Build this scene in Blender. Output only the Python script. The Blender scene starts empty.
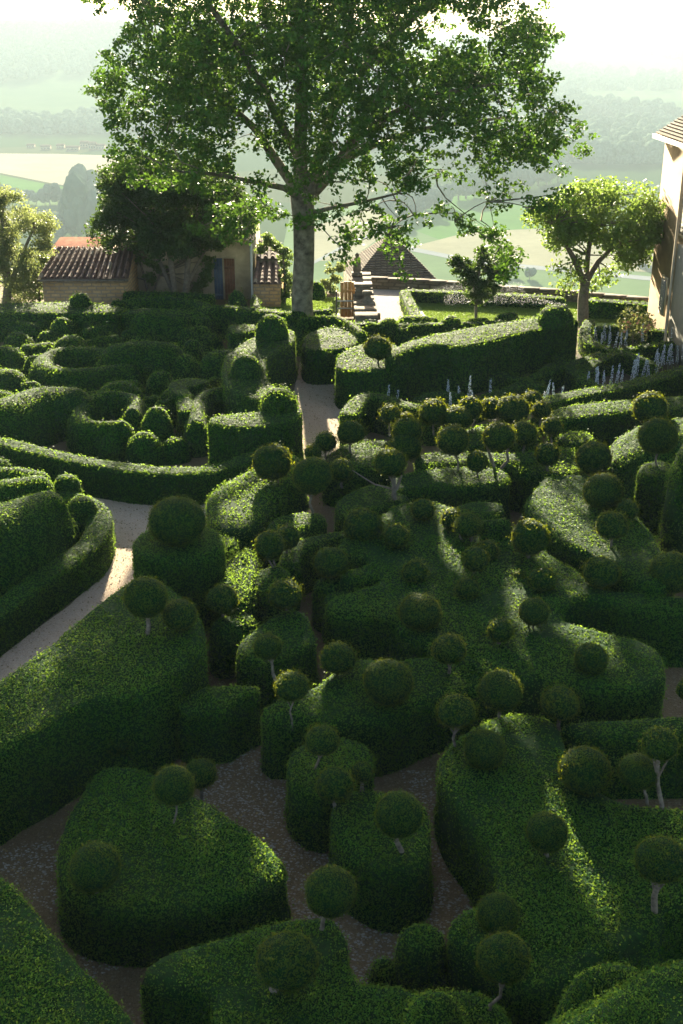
import bpy, bmesh, math, random
import numpy as np
from mathutils import Vector
from mathutils.geometry import tessellate_polygon
R = math.radians
rng = np.random.default_rng(7)
random.seed(7)
SC = bpy.context.scene
COL = SC.collection

# ------------------------------------------------------------------ camera
F = 1150.0; CXP, CYP = 341.5, 512.0; HC = 11.0; TH = R(23.0)
CAM = np.array([0, 0, HC])
FW = np.array([0, math.cos(TH), -math.sin(TH)]); UP = np.array([0, math.sin(TH), math.cos(TH)])
def ray(px, py):
    return np.array([1., 0, 0]) * ((px - CXP) / F) + UP * (-(py - CYP) / F) + FW
def at(px, py, z=0.0):
    d = ray(px, py); t = (z - HC) / d[2]; return CAM + d * t
def aty(px, py, Y):
    d = ray(px, py); return CAM + d * (Y / d[1])
def depth(p): return float((np.asarray(p) - CAM) @ FW)
def proj(p):
    q = np.asarray(p) - CAM; z = q @ FW
    return CXP + F * q[0] / z, CYP - F * (q @ UP) / z

cam = bpy.data.cameras.new('camera'); co = bpy.data.objects.new('camera', cam); COL.objects.link(co)
co.location = CAM; co.rotation_euler = (R(90) - TH, 0, 0)
cam.sensor_fit = 'VERTICAL'; cam.sensor_height = 36; cam.lens = 36 * F / 1024
cam.clip_end = 30000; cam.clip_start = 0.1
SC.camera = co

# ------------------------------------------------------------------ light
SUN_EL, SUN_AZ = 17.0, -3.5        # azimuth from +Y, negative = left
w = bpy.data.worlds.new('World'); SC.world = w; w.use_nodes = True
nt = w.node_tree; nt.nodes.clear()
sky = nt.nodes.new('ShaderNodeTexSky'); sky.sky_type = 'NISHITA'; sky.sun_disc = False
sky.sun_elevation = R(SUN_EL); sky.sun_rotation = R(SUN_AZ); sky.dust_density = 2.0; sky.air_density = 0.8; sky.ozone_density = 0.0
bg = nt.nodes.new('ShaderNodeBackground'); bg.inputs['Strength'].default_value = 0.05
ow = nt.nodes.new('ShaderNodeOutputWorld')
nt.links.new(sky.outputs[0], bg.inputs['Color']); nt.links.new(bg.outputs[0], ow.inputs['Surface'])
sl = bpy.data.lights.new('sun', 'SUN'); sl.energy = 5.0; sl.angle = R(0.6); sl.color = (1.0, 0.87, 0.62)
so = bpy.data.objects.new('sun', sl); COL.objects.link(so)
sd = Vector((math.sin(R(SUN_AZ)) * math.cos(R(SUN_EL)), math.cos(R(SUN_AZ)) * math.cos(R(SUN_EL)), math.sin(R(SUN_EL))))
so.rotation_euler = sd.to_track_quat('Z', 'Y').to_euler(); so.location = (0, 0, 60)
vs = SC.view_settings; vs.view_transform = 'Standard'; vs.look = 'None'; vs.gamma = 1; vs.use_curve_mapping = False
vs.exposure = 2.85
SC.render.engine = 'CYCLES'
cy = SC.cycles; cy.use_denoising = True; cy.max_bounces = 7; cy.diffuse_bounces = 3; cy.glossy_bounces = 2
cy.transmission_bounces = 4; cy.volume_bounces = 1; cy.transparent_max_bounces = 4
cy.caustics_reflective = False; cy.caustics_refractive = False; cy.sample_clamp_indirect = 6
try: cy.denoiser = 'OPENIMAGEDENOISE'
except Exception: pass

# ------------------------------------------------------------------ materials
def mat(name):
    m = bpy.data.materials.new(name); m.use_nodes = True; t = m.node_tree
    return m, t, t.nodes['Principled BSDF']
def ramp(t, fac, stops):
    r = t.nodes.new('ShaderNodeValToRGB'); e = r.color_ramp.elements
    while len(e) < len(stops): e.new(0.5)
    for k, (p, c) in enumerate(stops): e[k].position = p; e[k].color = (*c, 1)
    if fac is not None: t.links.new(fac, r.inputs[0])
    return r
def noise(t, scale, detail=4, rough=.55, coords='Object', w=None):
    tc = t.nodes.new('ShaderNodeTexCoord') if coords != 'geo' else t.nodes.new('ShaderNodeNewGeometry')
    n = t.nodes.new('ShaderNodeTexNoise'); n.inputs['Scale'].default_value = scale
    n.inputs['Detail'].default_value = detail; n.inputs['Roughness'].default_value = rough
    t.links.new(tc.outputs['Position' if coords == 'geo' else coords], n.inputs['Vector']); return n
def mixc(t, f, a, b, mode='MIX'):
    m = t.nodes.new('ShaderNodeMix'); m.data_type = 'RGBA'; m.blend_type = mode
    for s, v in ((m.inputs[0], f), (m.inputs[6], a), (m.inputs[7], b)):
        if isinstance(v, (int, float)): s.default_value = v
        elif isinstance(v, tuple): s.default_value = (*v, 1)
        else: t.links.new(v, s)
    return m.outputs[2]
def bump(t, h, bs, strength=.5, dist=.05):
    b = t.nodes.new('ShaderNodeBump'); b.inputs['Strength'].default_value = strength; b.inputs['Distance'].default_value = dist
    t.links.new(h, b.inputs['Height']); t.links.new(b.outputs[0], bs.inputs['Normal'])

def leaf_mat(name, dark, mid, light, trans, tmix=.35, rough=.5, spec=.35, patch=(.09, .10, .02), patch_amt=.35, pscale=.9):
    m, t, b = mat(name)
    at_ = t.nodes.new('ShaderNodeAttribute'); at_.attribute_name = 'var'
    r = ramp(t, at_.outputs['Fac'], [(0, dark), (.55, mid), (1, light)])
    n = noise(t, pscale, 3, coords='geo')
    mr = t.nodes.new('ShaderNodeMapRange'); mr.inputs[1].default_value = .5; mr.inputs[2].default_value = .72
    mr.inputs[4].default_value = patch_amt
    t.links.new(n.outputs[0], mr.inputs[0])
    c = mixc(t, mr.outputs[0], r.outputs[0], patch)
    t.links.new(c, b.inputs['Base Color']); b.inputs['Roughness'].default_value = rough
    b.inputs['Specular IOR Level'].default_value = spec
    tr = t.nodes.new('ShaderNodeBsdfTranslucent')
    ct = mixc(t, .6, c, trans); t.links.new(ct, tr.inputs['Color'])
    ms = t.nodes.new('ShaderNodeMixShader'); ms.inputs[0].default_value = tmix
    t.links.new(b.outputs[0], ms.inputs[1]); t.links.new(tr.outputs[0], ms.inputs[2])
    t.links.new(ms.outputs[0], t.nodes['Material Output'].inputs['Surface'])
    return m
def core_mat(name, c1, c2):
    m, t, b = mat(name); n = noise(t, 14, 6, .7, 'geo')
    t.links.new(ramp(t, n.outputs[0], [(.35, c1), (.7, c2)]).outputs[0], b.inputs['Base Color'])
    b.inputs['Roughness'].default_value = .9; b.inputs['Specular IOR Level'].default_value = .1
    bump(t, n.outputs[0], b, .8, .06); return m
def plain(name, c, rough=.8, var=.25, scale=6, spec=.3, bumpd=.01, coords='Object'):
    m, t, b = mat(name); n = noise(t, scale, 6, .6, coords)
    a = tuple(x * (1 - var) for x in c); d = tuple(min(1, x * (1 + var)) for x in c)
    t.links.new(ramp(t, n.outputs[0], [(.3, a), (.7, d)]).outputs[0], b.inputs['Base Color'])
    b.inputs['Roughness'].default_value = rough; b.inputs['Specular IOR Level'].default_value = spec
    if bumpd: bump(t, n.outputs[0], b, .5, bumpd)
    return m

M = {}
M['box_leaf'] = leaf_mat('boxwood_leaves', (.004, .032, .004), (.011, .092, .014), (.034, .160, .022), (.40, .58, .06), .46, .6, .06, (.07, .095, .02), .2)
M['box_core'] = core_mat('boxwood_inside', (.003, .018, .004), (.012, .058, .009))
M['ball_leaf'] = leaf_mat('ball_topiary_leaves', (.003, .022, .005), (.013, .062, .010), (.045, .12, .014), (.40, .42, .02), .36, .6, .08, (.09, .08, .02), .3)
M['maple_leaf'] = leaf_mat('lime_tree_leaves', (.018, .060, .008), (.034, .115, .014), (.08, .17, .024), (.18, .32, .03), .32, .55, .12, (.06, .12, .02), .3, .35)
M['dark_leaf'] = leaf_mat('dark_evergreen_leaves', (.008, .030, .008), (.016, .055, .012), (.04, .09, .02), (.16, .26, .03), .3, .5, .2)
M['light_leaf'] = leaf_mat('pale_green_leaves', (.05, .11, .015), (.09, .19, .03), (.15, .25, .045), (.34, .46, .08), .42, .5, .3)
M['willow_leaf'] = leaf_mat('feathery_leaves', (.04, .08, .02), (.08, .13, .04), (.13, .17, .06), (.40, .45, .14), .45, .5, .3)
M['ivy_leaf'] = leaf_mat('climber_leaves', (.03, .07, .015), (.06, .13, .025), (.11, .18, .035), (.3, .4, .08), .4, .5, .3)
M['bark'] = plain('grey_bark', (.14, .12, .09), .9, .45, 9, .2, .03)
M['pale_bark'] = plain('pale_bare_bark', (.15, .13, .10), .9, .6, 14, .15, .02)
M['rose_leaf'] = leaf_mat('rose_bush_leaves', (.04, .08, .02), (.08, .13, .04), (.16, .18, .07), (.4, .42, .12), .4, .5, .3)

def gravel(name, base, peb, scale, amt, warm=(.36, .30, .24)):
    m, t, b = mat(name)
    tc = t.nodes.new('ShaderNodeNewGeometry')
    v = t.nodes.new('ShaderNodeTexVoronoi'); v.inputs['Scale'].default_value = scale
    t.links.new(tc.outputs['Position'], v.inputs['Vector'])
    big = noise(t, .6, 5, .6, 'geo'); fine = noise(t, 30, 4, .7, 'geo')
    sep = t.nodes.new('ShaderNodeSeparateColor'); t.links.new(v.outputs['Color'], sep.inputs[0])
    r = ramp(t, sep.outputs[0], [(0, base), (1 - amt, tuple(x * 1.35 for x in base)), (min(.98, 1 - amt * .5), peb), (1, peb)])
    c = mixc(t, .35, r.outputs[0], ramp(t, big.outputs[0], [(.35, tuple(x * .6 for x in base)), (.7, warm)]).outputs[0])
    c = mixc(t, .5, c, ramp(t, fine.outputs[0], [(.3, (.35, .35, .35)), (.7, (1, 1, 1))]).outputs[0], 'MULTIPLY')
    t.links.new(c, b.inputs['Base Color']); b.inputs['Roughness'].default_value = .9
    b.inputs['Specular IOR Level'].default_value = .15
    bump(t, v.outputs['Distance'], b, .7, .03)
    return m
M['gravel'] = gravel('pebbly_soil_gravel', (.14, .105, .055), (.26, .22, .15), 38, .12, (.10, .075, .045))
M['path'] = gravel('fine_path_gravel', (.50, .38, .27), (.60, .50, .38), 45, .3)
M['court'] = gravel('pale_court_gravel', (.30, .28, .25), (.45, .42, .40), 40, .3, (.36, .28, .24))

def grass_mat():
    m, t, b = mat('short_lawn'); n = noise(t, 4, 6, .7, 'geo')
    t.links.new(ramp(t, n.outputs[0], [(.3, (.10, .17, .03)), (.7, (.20, .27, .06))]).outputs[0], b.inputs['Base Color'])
    b.inputs['Roughness'].default_value = .8; bump(t, n.outputs[0], b, .8, .05); return m
M['lawn'] = grass_mat()

def stone(name, c1, c2, mortar, sx, sy, ms=.03, axis='XZ', scale=1.0):
    m, t, b = mat(name); tc = t.nodes.new('ShaderNodeNewGeometry')
    s = t.nodes.new('ShaderNodeSeparateXYZ'); t.links.new(tc.outputs['Position'], s.inputs[0])
    cb = t.nodes.new('ShaderNodeCombineXYZ')
    add = t.nodes.new('ShaderNodeMath'); add.operation = 'ADD'
    t.links.new(s.outputs['X'], add.inputs[0]); t.links.new(s.outputs['Y'], add.inputs[1])
    t.links.new(add.outputs[0], cb.inputs[0]); t.links.new(s.outputs['Z'], cb.inputs[1])
    nz = noise(t, 2.5, 3, .5, 'geo'); va = t.nodes.new('ShaderNodeVectorMath'); va.operation = 'SCALE'; va.inputs['Scale'].default_value = .12
    t.links.new(nz.outputs['Color'], va.inputs[0]); vb = t.nodes.new('ShaderNodeVectorMath'); vb.operation = 'ADD'
    t.links.new(cb.outputs[0], vb.inputs[0]); t.links.new(va.outputs[0], vb.inputs[1])
    br = t.nodes.new('ShaderNodeTexBrick'); t.links.new(vb.outputs[0], br.inputs['Vector'])
    br.inputs['Color1'].default_value = (*c1, 1); br.inputs['Color2'].default_value = (*c2, 1); br.inputs['Mortar'].default_value = (*mortar, 1)
    br.inputs['Scale'].default_value = scale; br.inputs['Mortar Size'].default_value = ms
    br.inputs['Brick Width'].default_value = sx; br.inputs['Row Height'].default_value = sy
    n = noise(t, 3.5, 6, .7, 'geo')
    c = mixc(t, .6, br.outputs['Color'], ramp(t, n.outputs[0], [(.3, (.5, .45, .4)), (.65, (1, 1, 1))]).outputs[0], 'MULTIPLY')
    t.links.new(c, b.inputs['Base Color']); b.inputs['Roughness'].default_value = .95; b.inputs['Specular IOR Level'].default_value = .1
    bump(t, br.outputs['Fac'], b, .5, -.02); return m
M['barn_stone'] = stone('golden_rubble_stone', (.60, .40, .19), (.46, .30, .14), (.34, .26, .17), .38, .15)
M['wall_stone'] = stone('grey_brown_rubble_stone', (.24, .20, .16), (.17, .14, .11), (.12, .10, .08), .4, .17)
M['roof_stone'] = stone('stone_slab_roof', (.24, .20, .16), (.17, .145, .115), (.09, .075, .06), .35, .10)
M['plaster'] = plain('old_cream_plaster', (.40, .33, .22), .9, .35, 1.6, .2, .01, 'geo')
M['house_plaster'] = plain('warm_ochre_plaster', (.24, .18, .115), .95, .25, 1.2, .2, .01, 'geo')
M['house_white'] = plain('pale_grey_paint', (.24, .235, .215), .8, .1, 3, .4, 0)
M['blue_paint'] = plain('faded_blue_paint', (.055, .085, .13), .6, .2, 5, .4, 0)
M['door_wood'] = plain('brown_door_wood', (.16, .07, .035), .6, .3, 6, .4, .004)
M['orange_wood'] = plain('orange_brown_boards', (.42, .23, .08), .7, .25, 6, .3, .004)
M['old_stone'] = plain('weathered_dark_stone', (.14, .12, .095), .9, .45, 9, .2, .02)
M['iron'] = plain('dark_iron', (.03, .03, .03), .5, .2, 6, .5, 0)
M['white_metal'] = plain('white_painted_metal', (.7, .7, .68), .5, .05, 6, .4, 0)
M['spike'] = plain('pale_blue_petals', (.56, .60, .64), .7, .25, 30, .2, 0)
M['spike_stem'] = plain('grey_green_stem', (.12, .18, .10), .8, .2, 20, .2, 0)
M['orange_petals'] = plain('salmon_petals', (.62, .30, .16), .7, .2, 30, .2, 0)
M['soil'] = plain('dark_bed_soil', (.05, .045, .03), .95, .4, 8, .1, .02)

def tile_mat():
    m, t, b = mat('clay_roof_tiles'); at_ = t.nodes.new('ShaderNodeAttribute'); at_.attribute_name = 'var'
    n = noise(t, 5, 5, .7, 'geo')
    r = ramp(t, at_.outputs['Fac'], [(0, (.09, .055, .05)), (.45, (.20, .11, .085)), (.8, (.27, .17, .13)), (1, (.42, .36, .29))])
    c = mixc(t, .6, r.outputs[0], ramp(t, n.outputs[0], [(.3, (.35, .33, .33)), (.7, (1, 1, 1))]).outputs[0], 'MULTIPLY')
    t.links.new(c, b.inputs['Base Color']); b.inputs['Roughness'].default_value = .85; return m
M['tiles'] = tile_mat()
M['red_tiles'] = plain('old_red_tiles', (.11, .045, .03), 1.0, .35, 5, .02, .02)

# ------------------------------------------------------------------ object helpers
def put(name, V, Fc, mats, mi=None, var=None, parent=None, smooth=False, loc=None):
    me = bpy.data.meshes.new(name)
    V = np.asarray(V, dtype=np.float32)
    if isinstance(Fc, np.ndarray):
        k = Fc.shape[1]; nf = len(Fc)
        me.vertices.add(len(V)); me.vertices.foreach_set('co', V.ravel())
        me.loops.add(nf * k); me.loops.foreach_set('vertex_index', Fc.astype(np.int32).ravel())
        me.polygons.add(nf); me.polygons.foreach_set('loop_start', np.arange(0, nf * k, k, dtype=np.int32))
    else:
        lens = np.array([len(f) for f in Fc], dtype=np.int32); nf = len(Fc)
        flat = np.concatenate([np.asarray(f, dtype=np.int32) for f in Fc])
        me.vertices.add(len(V)); me.vertices.foreach_set('co', V.ravel())
        me.loops.add(len(flat)); me.loops.foreach_set('vertex_index', flat)
        me.polygons.add(nf); me.polygons.foreach_set('loop_start', np.concatenate([[0], np.cumsum(lens)[:-1]]).astype(np.int32))
    for m in mats: me.materials.append(m)
    if mi is not None: me.polygons.foreach_set('material_index', np.asarray(mi, dtype=np.int32))
    me.update(calc_edges=True); me.validate()
    if var is not None and len(me.polygons) == len(var):
        a = me.attributes.new('var', 'FLOAT', 'FACE'); a.data.foreach_set('value', np.asarray(var, dtype=np.float32))
    if smooth:
        me.polygons.foreach_set('use_smooth', np.ones(len(me.polygons), dtype=bool))
    o = bpy.data.objects.new(name, me); COL.objects.link(o)
    if parent is not None: o.parent = parent
    if loc is not None: o.location = loc
    return o
def tag(o, label=None, cat=None, group=None, kind=None):
    if label: o['label'] = label
    if cat: o['category'] = cat
    if group: o['group'] = group
    if kind: o['kind'] = kind
    return o
def empty(name, loc, rz=0):
    o = bpy.data.objects.new(name, None); COL.objects.link(o); o.location = loc; o.rotation_euler.z = rz
    o.empty_display_size = .2; return o
class MB:
    def __init__(s): s.v = []; s.f = []; s.var = []
    def quad(s, a, b, c, d, v=.5):
        n = len(s.v); s.v += [a, b, c, d]; s.f.append((n, n + 1, n + 2, n + 3)); s.var.append(v)
    def box(s, x0, x1, y0, y1, z0, z1, v=.5, rot=0, c=None):
        P = [(x0, y0, z0), (x1, y0, z0), (x1, y1, z0), (x0, y1, z0), (x0, y0, z1), (x1, y0, z1), (x1, y1, z1), (x0, y1, z1)]
        if rot:
            cx, cy_ = c if c else ((x0 + x1) / 2, (y0 + y1) / 2); ca, sa = math.cos(rot), math.sin(rot)
            P = [(cx + (x - cx) * ca - (y - cy_) * sa, cy_ + (x - cx) * sa + (y - cy_) * ca, z) for x, y, z in P]
        n = len(s.v); s.v += P
        for q in ((0, 3, 2, 1), (4, 5, 6, 7), (0, 1, 5, 4), (1, 2, 6, 5), (2, 3, 7, 6), (3, 0, 4, 7)):
            s.f.append(tuple(n + i for i in q)); s.var.append(v)
        return s
    def prism(s, A, B, th, v=.5):   # quad loop A -> offset
        n = len(s.v); s.v += list(A) + list(B); k = len(A)
        s.f.append(tuple(range(n + k - 1, n - 1, -1))); s.f.append(tuple(range(n + k, n + 2 * k))); s.var += [v, v]
        for i in range(k):
            j = (i + 1) % k; s.f.append((n + i, n + j, n + k + j, n + k + i)); s.var.append(v)
    def tube(s, pts, rad, seg=8, v=.5, cap=True):
        pts = [np.asarray(p, float) for p in pts]; n0 = len(s.v)
        for i, p in enumerate(pts):
            d = pts[min(i + 1, len(pts) - 1)] - pts[max(i - 1, 0)]; d = d / (np.linalg.norm(d) + 1e-9)
            a = np.cross(d, [0.3, 1, 0.1] if abs(d[1]) < .9 else [1, 0, 0]); a /= np.linalg.norm(a); b = np.cross(d, a)
            for k in range(seg):
                t = 2 * math.pi * k / seg; s.v.append(tuple(p + rad[i] * (math.cos(t) * a + math.sin(t) * b)))
        for i in range(len(pts) - 1):
            for k in range(seg):
                k2 = (k + 1) % seg
                s.f.append((n0 + i * seg + k, n0 + i * seg + k2, n0 + (i + 1) * seg + k2, n0 + (i + 1) * seg + k)); s.var.append(v)
        if cap:
            s.f.append(tuple(n0 + k for k in range(seg))); s.f.append(tuple(n0 + (len(pts) - 1) * seg + k for k in range(seg))); s.var += [v, v]
        return s
    def lathe(s, c, prof, seg=16, v=.5):
        n0 = len(s.v)
        for r_, z in prof:
            for k in range(seg):
                t = 2 * math.pi * k / seg; s.v.append((c[0] + r_ * math.cos(t), c[1] + r_ * math.sin(t), c[2] + z))
        for i in range(len(prof) - 1):
            for k in range(seg):
                k2 = (k + 1) % seg
                s.f.append((n0 + i * seg + k, n0 + i * seg + k2, n0 + (i + 1) * seg + k2, n0 + (i + 1) * seg + k)); s.var.append(v)
        s.f.append(tuple(n0 + k for k in range(seg))); s.f.append(tuple(n0 + (len(prof) - 1) * seg + k for k in range(seg))); s.var += [v, v]
        return s
    def build(s, name, m, parent=None, smooth=False):
        return put(name, np.array(s.v), s.f, [m] if not isinstance(m, list) else m, var=s.var, parent=parent, smooth=smooth)

# ------------------------------------------------------------------ leafy surfaces
def wob(P, s=1.0):
    x, y, z = P[:, 0] * s, P[:, 1] * s, P[:, 2] * s
    return (np.sin(x * 2.1 + 1.3 * np.sin(y * 1.7 + .4)) + np.sin(y * 2.6 + 1.1 * np.sin(z * 2.3 + x)) + np.sin(z * 3.1 + x * .7 + 2 * np.sin(y * .9))
            + .6 * np.sin(x * 6.3 + y * 3.1) + .6 * np.sin(y * 7.1 - z * 4 + x * 2.2)) / 4.2

def tri_of(faces):
    T = []
    for f in faces:
        for i in range(1, len(f) - 1): T.append((f[0], f[i], f[i + 1]))
    return np.array(T, dtype=np.int64)

def leaves_on(V, T, size, cover=1.0, lod=True, jit=.38, rough_amp=.02, world=True, wscale=1.0, vb=0.0, tuft=.06):
    """rhombic leaves over a triangle surface. size: metres or None (from distance)."""
    A = V[T[:, 0]]; B = V[T[:, 1]]; C = V[T[:, 2]]
    n = np.cross(B - A, C - A); ar = np.linalg.norm(n, axis=1) / 2; n = n / (np.linalg.norm(n, axis=1, keepdims=True) + 1e-12)
    cen = (A + B + C) / 3
    if size is None:
        q = cen - CAM; dist = np.maximum(q @ FW, 4); nf = np.clip((25 - dist) / 12, 0, 1); s = np.clip((2.1 + .7 * nf) * dist / F, .020, .16)
        vd = -q / np.linalg.norm(q, axis=1, keepdims=True); nv = np.abs((n * vd).sum(1))
    else:
        s = np.full(len(T), size); nv = np.ones(len(T)); nf = np.zeros(len(T))
    f = np.clip(nv * 1.6, .3, 1) if lod else 1
    N = ar * cover / (.30 * s * s) * f
    cnt = rng.poisson(N); idx = np.repeat(np.arange(len(T)), cnt); k = len(idx)
    if k == 0: return np.zeros((0, 3)), np.zeros((0, 4), int), np.zeros(0)
    u = rng.random(k); v = rng.random(k); fl = u + v > 1; u[fl] = 1 - u[fl]; v[fl] = 1 - v[fl]
    P = A[idx] + u[:, None] * (B[idx] - A[idx]) + v[:, None] * (C[idx] - A[idx])
    nn = n[idx]; ss = s[idx] * rng.uniform(.65, 1.35, k)
    lump = wob(P, wscale * 1.6)
    stick = (rng.random(k) < tuft) * rng.random(k) * 1.6
    P = P + nn * (rough_amp * lump + ss * (rng.normal(0, .28, k) + stick) + .01)[:, None]
    d = nn + rng.normal(0, 1, (k, 3)) * (jit + .3 * nf[idx])[:, None]; d /= np.linalg.norm(d, axis=1, keepdims=True)
    a = np.cross(d, rng.normal(0, 1, (k, 3))); a /= np.linalg.norm(a, axis=1, keepdims=True) + 1e-9; b = np.cross(d, a)
    L = (.5 * ss)[:, None]; W = (.30 * ss)[:, None]
    Q = np.stack([P + a * L, P + b * W, P - a * L, P - b * W], 1).reshape(-1, 3)
    Fq = np.arange(4 * k).reshape(-1, 4)
    var = np.clip(.42 + .22 * lump + rng.normal(0, .30, k) + vb, 0, 1)
    return Q, Fq, var

def leafy(name, V, faces, leaf='box_leaf', size=None, core=None, parent=None, **kw):
    V = np.asarray(V, float); T = tri_of(faces)
    Q, Fq, var = leaves_on(V, T, size, **kw)
    VV = np.vstack([V, Q]); ff = list(map(tuple, faces)) + [tuple(r) for r in (Fq + len(V)).tolist()]
    mi = np.concatenate([np.zeros(len(faces)), np.ones(len(Fq))]); vr = np.concatenate([np.full(len(faces), .3), var])
    return put(name, VV, ff, [M['box_core'] if core is None else core, M[leaf]], mi=mi, var=vr, parent=parent)

def chaikin(P, n=2, closed=True):
    P = np.asarray(P, float)
    for _ in range(n):
        if closed:
            Q = np.roll(P, -1, 0); P = np.stack([.75 * P + .25 * Q, .25 * P + .75 * Q], 1).reshape(-1, P.shape[1])
        else:
            Q = np.stack([.75 * P[:-1] + .25 * P[1:], .25 * P[:-1] + .75 * P[1:]], 1).reshape(-1, P.shape[1])
            P = np.vstack([P[:1], Q, P[-1:]])
    return P
def resample(P, step, closed=True):
    if closed: P = np.vstack([P, P[:1]])
    L = np.linalg.norm(np.diff(P, axis=0), axis=1); s = np.concatenate([[0], np.cumsum(L)])
    n = max(3, int(s[-1] / step)); t = np.linspace(0, s[-1], n + 1)
    out = np.stack([np.interp(t, s, P[:, i]) for i in range(P.shape[1])], 1)
    return out[:-1] if closed else out

HEDGES = []
BASE_Z = -0.03
def prism_hedge(px, h, label, rnd=.13, sm=1, cat='hedge', group='clipped box hedges', name='box_hedge', zbase=BASE_Z, **kw):
    P = np.array([at(x, y, h)[:2] for x, y in px]); P = resample(chaikin(P, sm), .22)
    ar = .5 * np.sum(P[:, 0] * np.roll(P[:, 1], -1) - P[:, 1] * np.roll(P[:, 0], -1))
    if ar < 0: P = P[::-1]
    def nrm(P):
        d = np.roll(P, -1, 0) - np.roll(P, 1, 0); nn = np.stack([d[:, 1], -d[:, 0]], 1)
        return nn / (np.linalg.norm(nn, axis=1, keepdims=True) + 1e-9)
    N = nrm(P)
    wj = (rng.random(len(P)) - .5) * .05
    wj = (wj + np.roll(wj, 1) + np.roll(wj, 2)) / 1.5
    prof = [(-.05, zbase), (0.0, h * .3), (0.0, h * .62), (0.0, h - rnd), (rnd * .3, h - rnd * .3), (rnd, h)]
    V = []; n = len(P)
    for ins, z in prof:
        q = P - N * (ins + wj[:, None] * (1 if z > zbase else 0))
        V += [(a, b, z) for a, b in q]
    faces = []
    for k in range(len(prof) - 1):
        for i in range(n):
            j = (i + 1) % n; faces.append((k * n + i, k * n + j, (k + 1) * n + j, (k + 1) * n + i))
    base = (len(prof) - 1) * n
    tri = tessellate_polygon([[Vector(V[base + i]) for i in range(n)]])
    for t in tri:
        a, b, c = [base + i for i in t]
        A, B, C = map(np.array, (V[a], V[b], V[c]))
        if np.cross(B - A, C - A)[2] < 0: a, b = b, a
        faces.append((a, b, c))
    o = leafy(name, V, faces, **kw)
    tag(o, label, cat, group); return o

def sweep(path, wd, h, label, n=2.8, flat=False, rnd=.12, zc=None, cat='hedge', group='cushion shaped box bushes', name='box_cushion', zbase=BASE_Z, wpx=False, zoff=0, loc3=None, **kw):
    """rounded (or flat-topped) body along a pixel path; path points sit at height zc (default: h/2, flat: h)."""
    if zc is None: zc = h if flat else h * .5
    P = np.array([at(x, y, zc)[:2] for x, y in path]) if loc3 is None else np.array(loc3)
    if len(P) == 1: P = np.vstack([P - [.03, 0], P + [.03, 0]])
    Wd = wd if isinstance(wd, (list, tuple)) else [wd] * len(P)
    if len(Wd) != len(P): Wd = np.interp(np.linspace(0, 1, len(P)), np.linspace(0, 1, len(Wd)), Wd)
    PW = np.column_stack([P, Wd]); 
    if len(P) > 2: PW = chaikin(PW, 2, False)
    PW = resample(PW, .22, False) if np.linalg.norm(PW[-1, :2] - PW[0, :2]) > .3 or len(P) > 2 else PW
    P = PW[:, :2]; W = PW[:, 2]; m = len(P)
    d = np.gradient(P, axis=0); d /= np.linalg.norm(d, axis=1, keepdims=True) + 1e-9
    nn = np.stack([-d[:, 1], d[:, 0]], 1)
    CS = 7
    def ring(r_, dz):
        L = [P[i] + nn[i] * W[i] * r_ for i in range(m)]
        capE = [P[-1] + W[-1] * r_ * (math.cos(a) * nn[-1] + math.sin(a) * d[-1]) for a in np.linspace(0, math.pi, CS + 2)[1:-1]]
        Rr = [P[i] - nn[i] * W[i] * r_ for i in range(m - 1, -1, -1)]
        capS = [P[0] + W[0] * r_ * (-math.cos(a) * nn[0] - math.sin(a) * d[0]) for a in np.linspace(0, math.pi, CS + 2)[1:-1]]
        pts = L + capE + Rr + capS
        return [(p[0], p[1], dz) for p in pts]
    wm = float(np.mean(W))
    if flat:
        prof = [(1.03, zbase), (1, h * .5), (1, h - rnd), (1 - .3 * rnd / wm, h - .3 * rnd), (1 - rnd / wm, h), (.4, h), (0.01, h)]
    else:
        prof = [(1.0 * math.cos(a) ** (2 / n), zbase + (h - zbase) * math.sin(a) ** (2 / n)) for a in np.linspace(0, math.pi / 2, 11)]
        prof[-1] = (.002, h)
    V = []; K = None
    for r_, z in prof:
        g = ring(r_, z + zoff); K = len(g); V += g
    V = np.array(V)
    # slow unevenness
    c = V.mean(0); lum = wob(V, .9)[:, None]; zz = np.clip((V[:, 2:3] - zbase) / h, 0, 1)
    V = V + np.column_stack([(V[:, :2] - c[:2]) * .02 * lum, np.zeros(len(V))]) + np.column_stack([np.zeros((len(V), 2)), lum * .03 * zz])
    faces = []
    for k in range(len(prof) - 1):
        for i in range(K):
            j = (i + 1) % K; faces.append((k * K + j, k * K + i, (k + 1) * K + i, (k + 1) * K + j))
    o = leafy(name, V, faces, **kw)
    if label: tag(o, label, cat, group)
    return o
def band(path, wd, h, label, **kw):
    kw.setdefault('group', 'clipped box hedges'); kw.setdefault('name', 'box_hedge')
    return sweep(path, wd, h, label, flat=True, **kw)

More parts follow.
